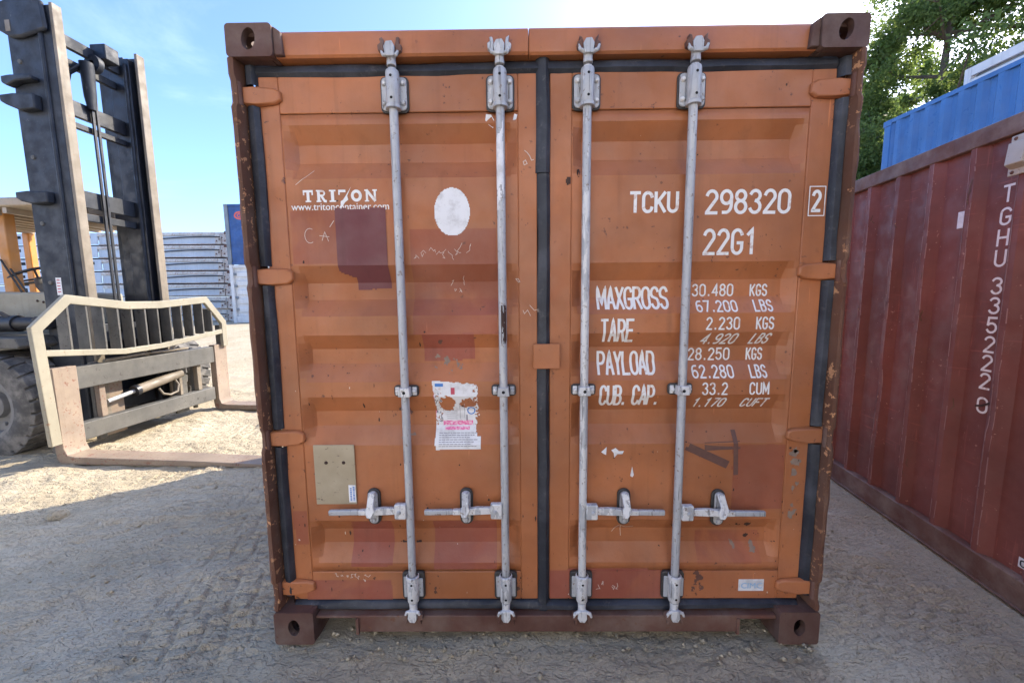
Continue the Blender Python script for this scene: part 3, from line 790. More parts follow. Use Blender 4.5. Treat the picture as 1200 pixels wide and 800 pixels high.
patch(-1.050, -.862, 1.702, 1.914, 'orange_red_paint', .002, 14, 2)
_rg = ragged(-.866, -.655, 1.592, 1.922, .022, 9, 5, 'lr')
decal('paint_patch', -.866, -.655, 1.56, 1.95, 'maroon_patch', .0020, lambda x, z: _rg(x, z) and not (x < -.80 and z < 1.64 - (x + .80) * .4) , .006)
patch(-.555, -.195, 1.40, 1.838, 'orange_red_paint', .003, 9, 8)
patch(-.520, -.300, 1.28, 1.40, 'red_patch', .004, 9, 10, .0008)
patch(-.880, -.690, .335, .552, 'red_patch', .004, 9, 12)
patch(-1.092, -.700, .1735, .266, 'red_patch', .002, 9, 13, clean='b')
patch(-.50, -.215, .322, .552, 'red_patch', .003, 9, 14)
patch(.030, .562, .1735, .318, 'red_patch', .004, 9, 15, clean='b')
patch(.83, 1.056, .60, .900, 'orange_red_paint', .004, 9, 16)
patch(.70, .99, .345, .480, 'orange_red_paint', .01, 9, 17)
patch(-1.130, -1.070, .44, .60, 'orange_red_paint', .004, 12, 18)
patch(-.52, -.33, 1.205, 1.285, 'scuff_grey', .02, 18, 19, .0006, .006) if False else None
def smudge(cx, cz, rx, rz, mat, seed, thr=.52, name='scuff_mark'):
    o = decal(name, cx - rx, cx + rx, cz - rz, cz + rz, mat, .0010,
          lambda x, z: float(fbm(x * 40, z * 40, seed)) - .35 * (((x - cx) / rx) ** 2 + ((z - cz) / rz) ** 2) > thr - .12, .004)
    if o: o['kind'] = 'stuff'
smudge(.965, .40, .030, .045, 'scuff_grey', 3, .56); smudge(.865, .425, .035, .035, 'scuff_grey', 6, .60)
smudge(1.105, .78, .028, .14, 'scuff_grey', 4, .56); smudge(1.10, .58, .03, .08, 'scuff_grey', 8, .58); smudge(1.10, .865, .04, .02, 'scuff_grey', 12, .5)
smudge(-.42, 1.27, .09, .05, 'scuff_grey', 14, .60); smudge(-.43, 1.36, .08, .02, 'tape_brown', 15, .58)
smudge(.93, .52, .10, .02, 'scratch_dark', 21, .60); smudge(.95, .46, .08, .018, 'scratch_dark', 22, .62)
smudge(.70, .26, .035, .075, 'rusty_brown', 23, .54); smudge(.10, 2.02, .015, .035, 'scratch_dark', 24, .5)
smudge(-.62, .43, .09, .01, 'scratch_dark', 25, .5); smudge(-.50, .26, .03, .07, 'rusty_brown', 26, .58)
smudge(-.12, .26, .03, .09, 'rusty_brown', 27, .6); smudge(-.60, 1.04, .10, .07, 'rusty_brown', 28, .66); smudge(-.62, .96, .08, .05, 'scuff_grey', 29, .66)
def line_mark(name, pts, w, mat, lift=.0016):
    m = MB(); strip(m, pts, w, put_door, lift); m.build(name, M[mat], C, 0, 0, False)
# dark tape remains on the right door
line_mark('tape_mark', [(.635, .893), (.800, .815)], .036, 'tape_brown', .0014)
line_mark('tape_mark', [(.715, .895), (.850, .900)], .036, 'tape_brown', .0018)
line_mark('tape_mark', [(.838, .955), (.846, .770)], .020, 'tape_brown', .0022)
# chalk scribbles
def scribble(x, z, s, seed, n=3, w=.0022):
    r = random.Random(seed)
    for k in range(n):
        p = [(x + k * s * .9 + r.uniform(-.3, .3) * s, z + r.uniform(-.5, .5) * s)]
        for j in range(4): p.append((p[-1][0] + r.uniform(-.35, .5) * s, p[-1][1] + r.uniform(-.6, .6) * s))
        line_mark('chalk_scribble', p, w, 'chalk', .0026)
line_mark('chalk_scribble', arc(-.975, 1.815, .022, .030, 60, 300), .0022, 'chalk'); line_mark('chalk_scribble', [(-.935, 1.815), (-.895, 1.810)], .0022, 'chalk')
line_mark('chalk_scribble', [(-.925, 1.795), (-.912, 1.830), (-.898, 1.792)], .0022, 'chalk', .0028); line_mark('chalk_scribble', [(-.89, 1.85), (-.872, 1.875)], .0026, 'chalk')
scribble(-.53, 1.745, .03, 4, 9, .0016); scribble(-.40, 1.60, .02, 5, 4, .0016); scribble(-.95, .285, .022, 6, 8); scribble(.25, .255, .03, 7, 4)
line_mark('chalk_scribble', [(.315, .475), (.345, .515), (.375, .50), (.41, .505)], .0022, 'chalk'); line_mark('chalk_scribble', [(.352, .512), (.356, .455)], .0022, 'chalk', .0028)
line_mark('chalk_scribble', [(-1.02, 2.02), (-.98, 2.05), (-.95, 2.08)], .0022, 'chalk'); scribble(-.10, 1.62, .03, 9, 1); scribble(-.09, 1.50, .04, 10, 2); scribble(-.075, 2.10, .035, 12, 2, .003)
# random nicks
r = random.Random(5)
m = MB(); m2 = MB()
for k in range(190):
    s = r.choice('LR'); a, b = PAN[s]; x = r.uniform(a - .08, b + .08); z = r.uniform(.19, 2.42) if r.random() < .45 else r.uniform(.19, 1.2)
    R0 = .0012 + .0055 * r.random() ** 3; n = 7; ax = r.uniform(.5, 1.1); az = r.choice([1, 1, 1.8, 3.2])
    P = [(x + R0 * ax * r.uniform(.5, 1.2) * math.cos(6.283 * q / n), z + R0 * az * r.uniform(.5, 1.2) * math.sin(6.283 * q / n)) for q in range(n)]
    (m if r.random() < .85 else m2).add([put_door(*q, .0012) for q in P], [tuple(range(n))])
o = m.build('paint_nick', M['scratch_dark'], C, 0, 0, False); o['kind'] = 'stuff'
o = m2.build('paint_nick', M['chalk'], C, 0, 0, False); o['kind'] = 'stuff'

# lettering
def kfix(z):      # depth of the surface the row lies on, so that rows keep their measured place
    return 1
ROWS = [('TCKU', .350, .553, 1.890, 1.978, .0130), ('298320', .660, 1.010, 1.882, 1.982, .0130), ('22G1', .657, .884, 1.718, 1.826, .0130),
        ('MAXGROSS', .228, .536, 1.495, 1.594, .0110), ('TARE', .240, .386, 1.355, 1.458, .0110), ('PAYLOAD', .234, .488, 1.212, 1.315, .0110), ('CUB. CAP.', .240, .502, 1.074, 1.172, .0110),
        ('30.480', .638, .816, 1.548, 1.602, .0068), ('KGS', .886, .962, 1.547, 1.600, .0068), ('67.200', .647, .823, 1.482, 1.532, .0068), ('LBS', .892, .972, 1.482, 1.534, .0068),
        ('2.230', .686, .830, 1.407, 1.462, .0068), ('KGS', .897, .974, 1.407, 1.462, .0068), ('4.920', .675, .824, 1.342, 1.392, .0068), ('LBS', .886, .964, 1.342, 1.392, .0068),
        ('28.250', .633, .816, 1.270, 1.326, .0068), ('KGS', .886, .958, 1.270, 1.326, .0068), ('62.280', .643, .824, 1.197, 1.252, .0068), ('LBS', .892, .966, 1.197, 1.252, .0068),
        ('33.2', .683, .795, 1.124, 1.180, .0068), ('CUM', .886, .972, 1.124, 1.180, .0068), ('1.170', .650, .790, 1.062, 1.110, .0068), ('CUFT', .862, .974, 1.062, 1.108, .0068)]
for txt, x0, x1, z0, z1, w in ROWS:
    it = txt in ('4.920', '1.170', 'CUFT') or (txt == 'LBS' and abs(z0 - 1.342) < .01)
    lettering(txt, x0, x1, z0, z1, w, put_door, gap=.50 if w < .01 else (.42 if len(txt) < 7 else .30), slant=.30 if it else 0).build('lettering', M['white_letter'], C, 0, 0, False)
m = lettering('2', 1.090, 1.131, 1.886, 1.975, .0125, put_door)
zz = .0030
for a, b in (((1.079, 1.872), (1.143, 1.872)), ((1.143, 1.872), (1.143, 1.987)), ((1.143, 1.987), (1.079, 1.987)), ((1.079, 1.987), (1.079, 1.872))):
    strip(m, [a, b], .0038, put_door, zz); zz += .0002
m.build('lettering', M['white_letter'], C, 0, 0, False)
# slab-serif name, its second T torn by a flash
m = MB(); zb, zt = 1.950, 1.998; h = zt - zb
def slab(m, x0, x1, z0, z1, lift=.0014): m.add([put_door(x0, z0, lift), put_door(x1, z0, lift), put_door(x1, z1, lift), put_door(x0, z1, lift)], [(0, 1, 2, 3)])
def serT(x, w):
    slab(m, x, x + w, zt - .009, zt); slab(m, x, x + .006, zt - .020, zt - .009, .0016); slab(m, x + w - .006, x + w, zt - .020, zt - .009, .0016)
    slab(m, x + w * .36, x + w * .64, zb + .006, zt - .009, .0018); slab(m, x + w * .22, x + w * .78, zb, zb + .006, .0016)
serT(-.993, .042)
x = -.938; slab(m, x + .004, x + .016, zb + .006, zt - .006); slab(m, x, x + .020, zb, zb + .006, .0016); slab(m, x, x + .010, zt - .006, zt, .0016)
strip(m, [(x + .012, zt - .004), (x + .024, zt - .004)] + arc(x + .024, zt - .013, .010, .009, 90, -90) + [(x + .014, zt - .022)], .0075, put_door, .0020)
strip(m, [(x + .022, zt - .024), (x + .034, zb + .004), (x + .040, zb + .003)], .010, put_door, .0022)
x = -.884; slab(m, x + .007, x + .020, zb + .006, zt - .006); slab(m, x, x + .027, zb, zb + .006, .0016); slab(m, x, x + .027, zt - .006, zt, .0016)
x = -.846; slab(m, x, x + .030, zt - .010, zt); slab(m, x, x + .006, zt - .020, zt - .010, .0016)
m.add([put_door(*q, .0020) for q in ((x + .054, zt + .012), (x + .030, zb + .024), (x + .036, zb + .024), (x + .018, zb + .008), (x + .040, zb + .008), (x + .006, zb - .030), (x + .026, zb - .002), (x + .008, zb + .002))], [(0, 1, 2), (2, 1, 3), (2, 3, 4), (4, 3, 7), (4, 7, 6), (6, 7, 5)])
strip(m, arc(-.772, (zb + zt) / 2, .0165, h / 2 - .006, 0, 360, 24), .012, put_door, .0016)
x = -.738; slab(m, x + .005, x + .014, zb + .005, zt); slab(m, x, x + .018, zb, zb + .005, .0016); slab(m, x, x + .008, zt - .006, zt, .0016); slab(m, x + .038, x + .047, zb + .002, zt - .006); slab(m, x + .033, x + .052, zt - .006, zt, .0016)
strip(m, [(x + .010, zt - .004), (x + .042, zb + .004)], .011, put_door, .0022)
m.build('lettering', M['white_letter'], C, 0, 0, False)
def small_text(txt, x0, x1, z0, mat, h, lift=.0014, name='lettering', yfn=None, parent=None, thicken=True):
    vs, fs = font_mesh(txt, 1.0)
    w = max(q[0] for q in vs) - min(q[0] for q in vs); k = (x1 - x0) / w; mn = min(q[0] for q in vs)
    mm = MB()
    mm.add([(x0 + (a - mn) * k, (yfn(0, 0) if yfn else door_y(x0 + (a - mn) * k, z0)) - lift, z0 + b * h) for a, b in vs], fs)
    if thicken:
        mm.add([(x0 + (a - mn) * k + .0011, (yfn(0, 0) if yfn else door_y(x0 + (a - mn) * k, z0)) - lift - .0003, z0 + b * h + .0006) for a, b in vs], fs)
    return mm.build(name, M[mat], parent or C, 0, 0, False)
small_text('www.tritoncontainer.com', -1.045, -.640, 1.918, 'white_letter', .040)
# white oval sticker, lower right cut off
decal('oval_sticker', -.455, -.305, 1.800, 2.004, 'sticker_white', .0012, lambda x, z: ((x + .379) / .0735) ** 2 + ((z - 1.905) / .097) ** 2 < 1 and z > 1.812 and not (z < 1.838 and x < -.43), .0035)
# paper scraps
def scrap(poly, name='paper_scrap', mat='sticker_white'):
    m = MB(); m.add([put_door(a, b, .0016) for a, b in poly], [tuple(range(len(poly)))]); m.build(name, M[mat], C, 0, 0, False)
scrap([(.252, .872), (.276, .895), (.274, .858), (.262, .864)]); scrap([(.296, .880), (.315, .890), (.330, .876), (.352, .876), (.346, .862), (.324, .862), (.310, .845), (.308, .866)])
scrap([(.382, .762), (.390, .805), (.398, .765), (.392, .755)]); scrap([(-.232, 2.285), (-.212, 2.282), (-.200, 2.262), (-.205, 2.235), (-.222, 2.245), (-.236, 2.262)]); scrap([(-.125, 2.26), (-.118, 2.285), (-.106, 2.28), (-.112, 2.262)])
# torn information sheet
sx0, sx1, sz0, sz1 = -.487, -.279, .884, 1.197
def torn(x, z):
    n = float(fbm(x * 60, z * 60, 3)); n2 = float(fbm(x * 150, z * 150, 4))
    left = -.487 + .012 * math.sin((1.197 - z) * 9) * (1 if z > 1.05 else .6); top = 1.196 - .014 * (x - sx0) / .2 - (.02 * (n - .3) if x > -.40 else 0)
    right = -.279 if z < .94 else -.285 - .028 * max(0, n - .25) - (.010 if z < 1.02 else 0)
    if x < left or x > right or z > top or z < sz0 + (.004 if x > -.46 else 0): return False
    if ((x + .425) / .034) ** 2 + ((z - 1.088) / .036) ** 2 + 1.8 * (n - .5) < 1: return False
    if ((x + .335) / .030) ** 2 + ((z - 1.092) / .024) ** 2 + 2.2 * (n - .5) < 1: return False
    if x < -.442 and .985 < z < 1.16 and n2 > .60: return False
    if x > -.31 and z > .98 and n2 > .55: return False
    if x < -.477 and z < .905: return False
    return True
sh = decal('torn_sheet', sx0 - .002, sx1 + .002, sz0, sz1 + .002, 'sticker_white', .0012, torn, .0028)
def print_bar(x0, x1, z0, z1, mat, lift=.0018):
    decal('printed_band', x0, x1, z0, z1, mat, lift, lambda x, z: torn(x, z), .004, sh)
print_bar(-.474, -.438, 1.170, 1.184, 'sticker_blue'); print_bar(-.448, -.315, .985, 1.006, 'sticker_pink'); print_bar(-.440, -.330, .966, .980, 'sticker_pink'); print_bar(-.405, -.388, 1.135, 1.165, 'sticker_red')
print_bar(-.484, -.478, 1.02, 1.15, 'sticker_pink')
rr = random.Random(2); m = MB()
for k in range(7):
    z = .954 - k * .0088; xx = -.464
    while xx < -.298:
        L = rr.uniform(.006, .016)
        if xx + L < -.292 - (k % 3) * .012: strip(m, [(xx, z), (xx + L, z)], .0026, put_door, .0017, .004)
        xx += L + .004
for k in range(16):
    xx = rr.uniform(-.475, -.45); z = rr.uniform(1.0, 1.15); strip(m, [(xx, z), (xx + rr.uniform(-.006, .008), z - rr.uniform(.004, .012))], .004, put_door, .0017)
for k in range(5): strip(m, [(-.430, 1.052 - k * .009), (-.385, 1.050 - k * .009)], .0016, put_door, .0017)
strip(m, [(-.372, 1.09), (-.372, 1.015)], .0016, put_door, .0017); strip(m, [(-.352, 1.085), (-.352, 1.02)], .0016, put_door, .0017); strip(m, [(-.342, 1.03), (-.342, 1.005)], .006, put_door, .0017)
m.build('printed_text', M['grey_print'], sh, 0, 0, False)
m = MB(); strip(m, arc(-.322, 1.052, .016, .016, 0, 360, 20), .005, put_door, .0024); m.build('blue_seal', M['sticker_blue'], sh, 0, 0, False)
# beige plate with rivets and a barcode-like tag
m = MB(); m.prism(rrect(-1.020, -.838, .638, .913, .004), 'y', .0575, .0612); pl = m.build('data_plate', M['plate_beige'], C, .001)
for px, pz in ((-.966, .832), (-.888, .832)):
    m = MB(); m.lathe([(.0001, -.005), (.006, -.004), (.008, 0)], 'y', (px, .0573, pz), 10); m.build('rivet', M['scratch_dark'], pl)
tagp = MB().box(-.872, -.841, .0562, .0573, .648, .728).build('small_tag', M['sticker_white'], pl)
m = MB(); rr = random.Random(9)
for cx_ in (-.866, -.853):
    z = .655
    while z < .718:
        L = rr.uniform(.002, .006); m.add([(cx_, .0556, z), (cx_ + .008, .0556, z), (cx_ + .008, .0556, z + L), (cx_, .0556, z + L)], [(0, 1, 2, 3)]); z += L + .0025
m.build('tag_print', M['sticker_blue'], tagp, 0, 0, False)
# maker's sticker lower right
m = MB(); m.prism([(.886, .212), (1.000, .212), (1.000, .268), (.886, .268)], 'y', .0600, .0617); ck = m.build('maker_sticker', M['sticker_white'], C)
small_text('CIMC', .896, .990, .226, 'cyan_print', .038, .0022, 'sticker_print', lambda a, b: .0600, ck)
small_text('0.0.', -.62, -.58, .116, 'yellow_paint', .012, .001, 'stamp', lambda a, b: .0205, None) if False else None

# ------------------------------------------------------------------ maroon container at right
WA = math.atan(.14964)
red = thing('shipping_container', 'maroon shipping container with ribbed side wall and white vertical number at right', 'container', (2.4579, 0, -.0955), -WA)
S0, S1 = -3.5, 2.56
CREST = .8525
def wall_x(s, z):
    p = .278; u = (s - CREST + p * 40) % p      # crest (outer flat centre) at u=0
    if u > p / 2: u = p - u
    d = 0 if u < .017 else (u - .017) / .048 * .038 if u < .065 else .038
    dent = .010 * (float(fbm(s * 2.2 + 3, z * 2.0, 8)) - .5) + .018 * max(0, float(vnoise(s * 5 + 1, z * 3.2, 12)) - .78) * 4 * (1 if u < .06 else .3)
    return .006 + d + dent
zs = [.150] + list(np.arange(.20, 2.48, .06)) + [2.492]
ss_ = []
k = -60
while True:
    base = CREST + k * .278
    k += 1
    if base > S1 + .3: break
    for q in (-.065, -.017, .017, .065):
        if S0 + .13 < base + q < S1 - .13: ss_.append(base + q)
ss_ = [S0 + .13] + ss_ + [S1 - .13]
ex = []
for a, b in zip(ss_, ss_[1:]): ex += [a, (a + b) / 2]
ss_ = ex + [ss_[-1]]
V = [(wall_x(s, z), s, z) for z in zs for s in ss_]; nx = len(ss_)
link('side_wall', npmesh('side_wall', V, [(j * nx + i, j * nx + i + 1, (j + 1) * nx + i + 1, (j + 1) * nx + i) for j in range(len(zs) - 1) for i in range(nx - 1)]), M['maroon_wall'], red, 0, 12)
MB().box(-.002, .06, S0 + .18, S1 - .18, 2.490, 2.591).build('top_rail', M['maroon_rail'], red, .006)
m = MB(); m.prism([(-.003, .004), (.06, .004), (.06, .156), (.012, .156), (-.003, .148)], 'y', S0 + .18, S1 - .18); m.build('bottom_rail', M['maroon_rail'], red, .004)
MB().box(-.020, -.0035, S0 + .18, S1 - .18, .000, .012).build('rail_lip', M['maroon_rail'], red, .003)
for s in (S0, S1 - .178):
    for z0, z1 in ((0, .118), (2.480, 2.598)):
        for x0 in (0, 2.26):
            m = MB(); q = rrect(s, s + .178, z0, z1, .01); e = [(s + .089 + .028 * math.cos(2 * math.pi * k / 20), (z0 + z1) / 2 + .038 * math.sin(2 * math.pi * k / 20)) for k in range(20)]
            m.holed(q, e, 'x', x0 - .003, x0 + .03); m.box(x0 + .031, x0 + .175, s + .002, s + .176, z0 + .002, z1 - .002); m.build('corner_casting', M['maroon_rail'], red, 0, 35)
    for x0 in (.002, 2.30): MB().box(x0, x0 + .13, s + .02, s + .155, .119, 2.479).build('corner_post', M['maroon_rail'], red, .01)
MB().box(.061, 2.435, S0 + .05, S1 - .05, 2.545, 2.560).build('roof', M['maroon_wall'], red)
MB().box(2.40, 2.43, S0 + .1, S1 - .1, .02, 2.54).build('side_wall', M['maroon_wall'], red)
for s in (S0 + .05, S1 - .07): MB().box(.133, 2.39, s, s + .02, .02, 2.54).build('end_wall', M['maroon_wall'], red)
def put_wall(a, z, lift): return (wall_x(.670 - a, z) - lift, .670 - a, z)     # a runs to the viewer's right
zt = 2.240
tops = [('T', 2.240), ('G', 2.117), ('H', 2.002), ('U', 1.889), ('3', 1.735), ('3', 1.624), ('5', 1.512), ('2', 1.402), ('2', 1.294), ('2', 1.188), ('0', 1.045)]
for ch, z in tops:
    lettering(ch, -.034, .030, z - .098, z, .0125, put_wall).build('lettering', M['white_letter'], red, 0, 0, False)
# vent cover
vt = MB(); vt.prism([(2.445, -.01), (2.445, .0), (2.262, .0), (2.262, -.01)], 'x', 0, 1) if False else None
m = MB(); m.box(-.008, .008, .500, .636, 2.268, 2.475); vent = m.build('vent_cover', M['beige_vent'], red, .004)
m = MB(); m.add([(-.010, .512, 2.300), (-.010, .624, 2.300), (-.010, .624, 2.435), (-.010, .512, 2.435), (-.050, .526, 2.320), (-.050, .612, 2.320), (-.040, .612, 2.432), (-.040, .526, 2.432)],
      [(0, 1, 5, 4), (1, 2, 6, 5), (2, 3, 7, 6), (3, 0, 4, 7), (4, 5, 6, 7), (3, 2, 1, 0)]); m.build('vent_hood', M['beige_vent'], vent, .004)
for s in (.520, .612):
    for z in (2.458, 2.284):
        m = MB(); m.lathe([(.0001, -.006), (.007, -.004), (.010, 0)], 'x', (-.0085, s, z), 10); m.build('vent_bolt', M['rusty_brown'], vent)
m = MB(); m.box(-.012, .0, .868, .916, 2.040, 2.140); w_ = m.build('white_label', M['sticker_white'], red, .002)
w_.location.x = wall_x(.89, 2.09) + .0
m = MB(); m.box(-.002, .0, .24, .348, .218, .272); w_ = m.build('white_label', M['sticker_white'], red); w_.location.x = wall_x(.32, .24) - .004
mm = MB(); lettering('C', -.0155, .0155, 0, .038, .007, lambda a, z, l: (-.0035 - l, .323 - a, .226 + z), mm); q = mm.build('label_print', M['mast_black'], w_, 0, 0, False)
# dents and gouges on the ribs
r = random.Random(11); m = MB()
for k in range(26):
    s = CREST + .278 * r.choice([-2, -1, 0, 1, 2, 3]) + r.uniform(-.04, .04); z = r.uniform(.3, 2.4); L = r.uniform(.01, .05)
    strip(m, [(.67 - s, z), (.67 - s + r.uniform(-.01, .01), z - L), (.67 - s + r.uniform(-.01, .012), z - 1.6 * L)], r.uniform(.003, .009), put_wall, .0016)
m.build('gouge', M['rust_edge'], red, 0, 0, False)['kind'] = 'stuff'
# paint worn pale along the rib crests
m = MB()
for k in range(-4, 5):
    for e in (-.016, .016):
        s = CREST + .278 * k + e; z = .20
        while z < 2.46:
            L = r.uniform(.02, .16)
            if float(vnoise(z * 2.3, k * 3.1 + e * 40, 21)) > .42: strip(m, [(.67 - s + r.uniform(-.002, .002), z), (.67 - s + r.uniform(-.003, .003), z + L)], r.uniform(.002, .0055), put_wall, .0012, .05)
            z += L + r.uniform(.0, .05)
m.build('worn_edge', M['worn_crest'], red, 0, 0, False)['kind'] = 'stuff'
m = MB(); strip(m, [(-.035, .985), (.0, .995), (.045, 1.022)], .012, put_wall, .0040); m.build('gouge', M['scratch_dark'], red, 0, 0, False)

# ------------------------------------------------------------------ generic corrugated container
def plain_container(label, loc, rz, mat, edge, L=6.06, W=2.44, H=2.59, rib=(.036, .070, .069)):
    t = thing('shipping_container', label, 'container', loc, rz)
    pr = corr_sheet(L - .30, 1, .278, *rib)
    for sx, xo in ((1, 0), (-1, W)):
        v = []
        for q, d in pr:
            for z in (.12, H - .08): v.append((xo + sx * (d + .006), .15 + q, z))
        MB().add(v, [(2 * i, 2 * i + 2, 2 * i + 3, 2 * i + 1) for i in range(len(pr) - 1)]).build('side_wall', M[mat], t, 0, 0)
        a, b = (xo, xo + .06) if sx > 0 else (xo - .06, xo)
        MB().box(a, b, .18, L - .18, H - .081, H - .005).build('top_rail', M[edge], t, .004)
        MB().box(a, b, .18, L - .18, .005, .121).build('bottom_rail', M[edge], t, .004)
        for y0 in (0, L - .178):
            a2, b2 = (xo, xo + .162) if sx > 0 else (xo - .162, xo)
            for z0 in (0, H - .118):
                MB().box(a2, b2, y0, y0 + .178, z0, z0 + .118).build('corner_casting', M[edge], t, .01)
            MB().box(a2 + (.003 if sx > 0 else .03), b2 - (.03 if sx > 0 else .003), y0 + .01, y0 + .150, .119, H - .119).build('corner_post', M[edge], t, .01)
    MB().box(.061, W - .061, .02, L - .02, H - .04, H - .025).build('roof', M[mat], t)
    for y0 in (.03, L - .05): MB().box(.135, W - .135, y0, y0 + .02, .02, H - .045).build('end_wall', M[mat], t)
    for y0 in (.004, L - .064):
        MB().box(.165, W - .165, y0, y0 + .024 if y0 < 1 else y0 + .058, H - .119, H - .008).build('end_rail', M[edge], t)
    return t
BLX = 7.6
plain_container('blue ribbed container carrying the upper blue one behind the maroon container', (BLX + .004, 1.05, -.11), .01, 'blue_paint', 'blue_paint')
blue = plain_container('upper blue ribbed container behind the maroon one, below the white rack', (BLX, 1.0, 2.486), .01, 'blue_paint', 'blue_paint', rib=(.050, .080, .050))
MB().box(-.012, .005, 3.62, 3.74, 2.10, 2.30).build('vent_cover', M['blue_far'], blue, .004)

# ------------------------------------------------------------------ folded flat racks
def flat_rack(label, loc, rz, L, W, H, group=None, sect=.46):
    """length along local +X, front face at local y = 0"""
    t = thing('flat_rack', label, 'flat rack', loc, rz, group)
    xs = L * sect                                            # left stretch: smooth side plate, right: folded end frame
    MB().box(.02, xs, .0, .05, .05, H - .045).build('side_plate', M['pale_panel'], t, .006)
    MB().box(.0, L, .02, W, H - .075, H - .05).build('deck', M['white_rusty'], t)
    MB().box(xs + .003, L - .75, .07, .10, .05, H - .21).build('side_panel', M['pale_panel'], t)
    m = MB(); m.box(xs + .003, L - .75, .0, .068, H - .205, H - .045); m.box(xs + .003, L - .75, .02, .068, .02, .06); m.build('side_rail', M['white_rusty'], t, .008)
    MB().box(.0, L, .06, W, .004, .03).build('base', M['rusty_brown'], t)
    for px in (L * .10, L * .385):
        MB().box(px, px + .62, -.004, .02, H * .52, H * .74).build('fork_pocket', M['dark_hole'], t)
    m = MB()
    x0, x1 = xs + 2.4, L - .45
    pts = [(x0 + (x1 - x0) * k / 10, -.03, H * .34 + H * .24 * math.sin(math.pi * .62 * k / 10)) for k in range(11)]
    m.tube(pts, .028, 8); m.build('lashing_rod', M['mast_black'], t)
    m = MB(); q = rrect(xs + 1.5, xs + 2.1, H * .16, H * .34, .03); e = rrect(xs + 1.54, xs + 2.06, H * .16 + .035, H * .34 - .035, .02); m.holed(q, e, 'y', .03, .06); m.build('lifting_loop', M['rusty_brown'], t)
    for px in (L - .74, L - .36):
        m = MB(); m.box(px, px + .33, -.03 if px > L - .5 else .0, .25, .02, H - .06); m.build('end_post', M['white_rusty'], t, .02)
    for px in (L - .20, -.02):
        MB().box(px, px + .20, -.05, .15, H - .17, H - .004).build('corner_casting', M['rusty_brown' if px > 1 else 'white_steel'], t, .02)
        MB().box(px, px + .20, -.045, .15, .0, .12).build('corner_casting', M['white_rusty'], t, .02)
    m = MB()
    for k in range(4): m.box(L - .66 + k * .15, L - .60 + k * .15, -.045, -.031, H * (.2 + .12 * (k % 3)), H * (.2 + .12 * (k % 3)) + .08)
    m.build('hinge_block', M['rusty_brown'], t)
    return t
GZ = .405; TH = .69
names = ['lowest folded white flat rack in the stack behind the loader mast', 'second folded white flat rack from the bottom of the stack behind the loader', 'third folded white flat rack from the bottom of the stack behind the loader',
         'middle folded white flat rack of the seven stacked behind the loader', 'third folded white flat rack from the top of the stack behind the loader', 'second folded white flat rack from the top of the stack behind the loader', 'topmost folded white flat rack in the stack behind the loader mast']
proto = flat_rack(names[0], (-28.5, 19.6, GZ), .02, 12.95, 2.4, TH - .004, 'folded flat racks stacked behind the loader')
for k in range(1, 7):
    c = copy_tree(proto); c.location = (-28.5 + .05 * math.sin(k * 2.1), 19.6 + .03 * math.cos(k * 3), GZ + TH * k); c['label'] = names[k]
fr = thing('flat_rack', 'white flat rack lying on top of the upper blue container at right', 'flat rack', (7.74, 5.78, 5.080), rad(-90) + .01)
MB().box(.0, 4.6, .0, .06, .0, .115).build('lower_rail', M['white_steel'], fr, .01)
MB().box(.0, 4.6, .0, .06, .175, .325).build('upper_rail', M['white_steel'], fr, .01)
MB().box(.0, 4.6, .07, .09, .10, .19).build('inner_web', M['grey_edge'], fr)
MB().box(.0, 4.6, .10, 2.2, .25, .30).build('deck', M['white_steel'], fr)
MB().box(.02, .12, .061, 2.2, .0, .315).build('end_plate', M['white_steel'], fr)
for px in (.0, 1.25, 1.62, 2.9): MB().box(px, px + .10, -.012, .0695, .0, .318).build('post', M['white_steel'], fr, .008)

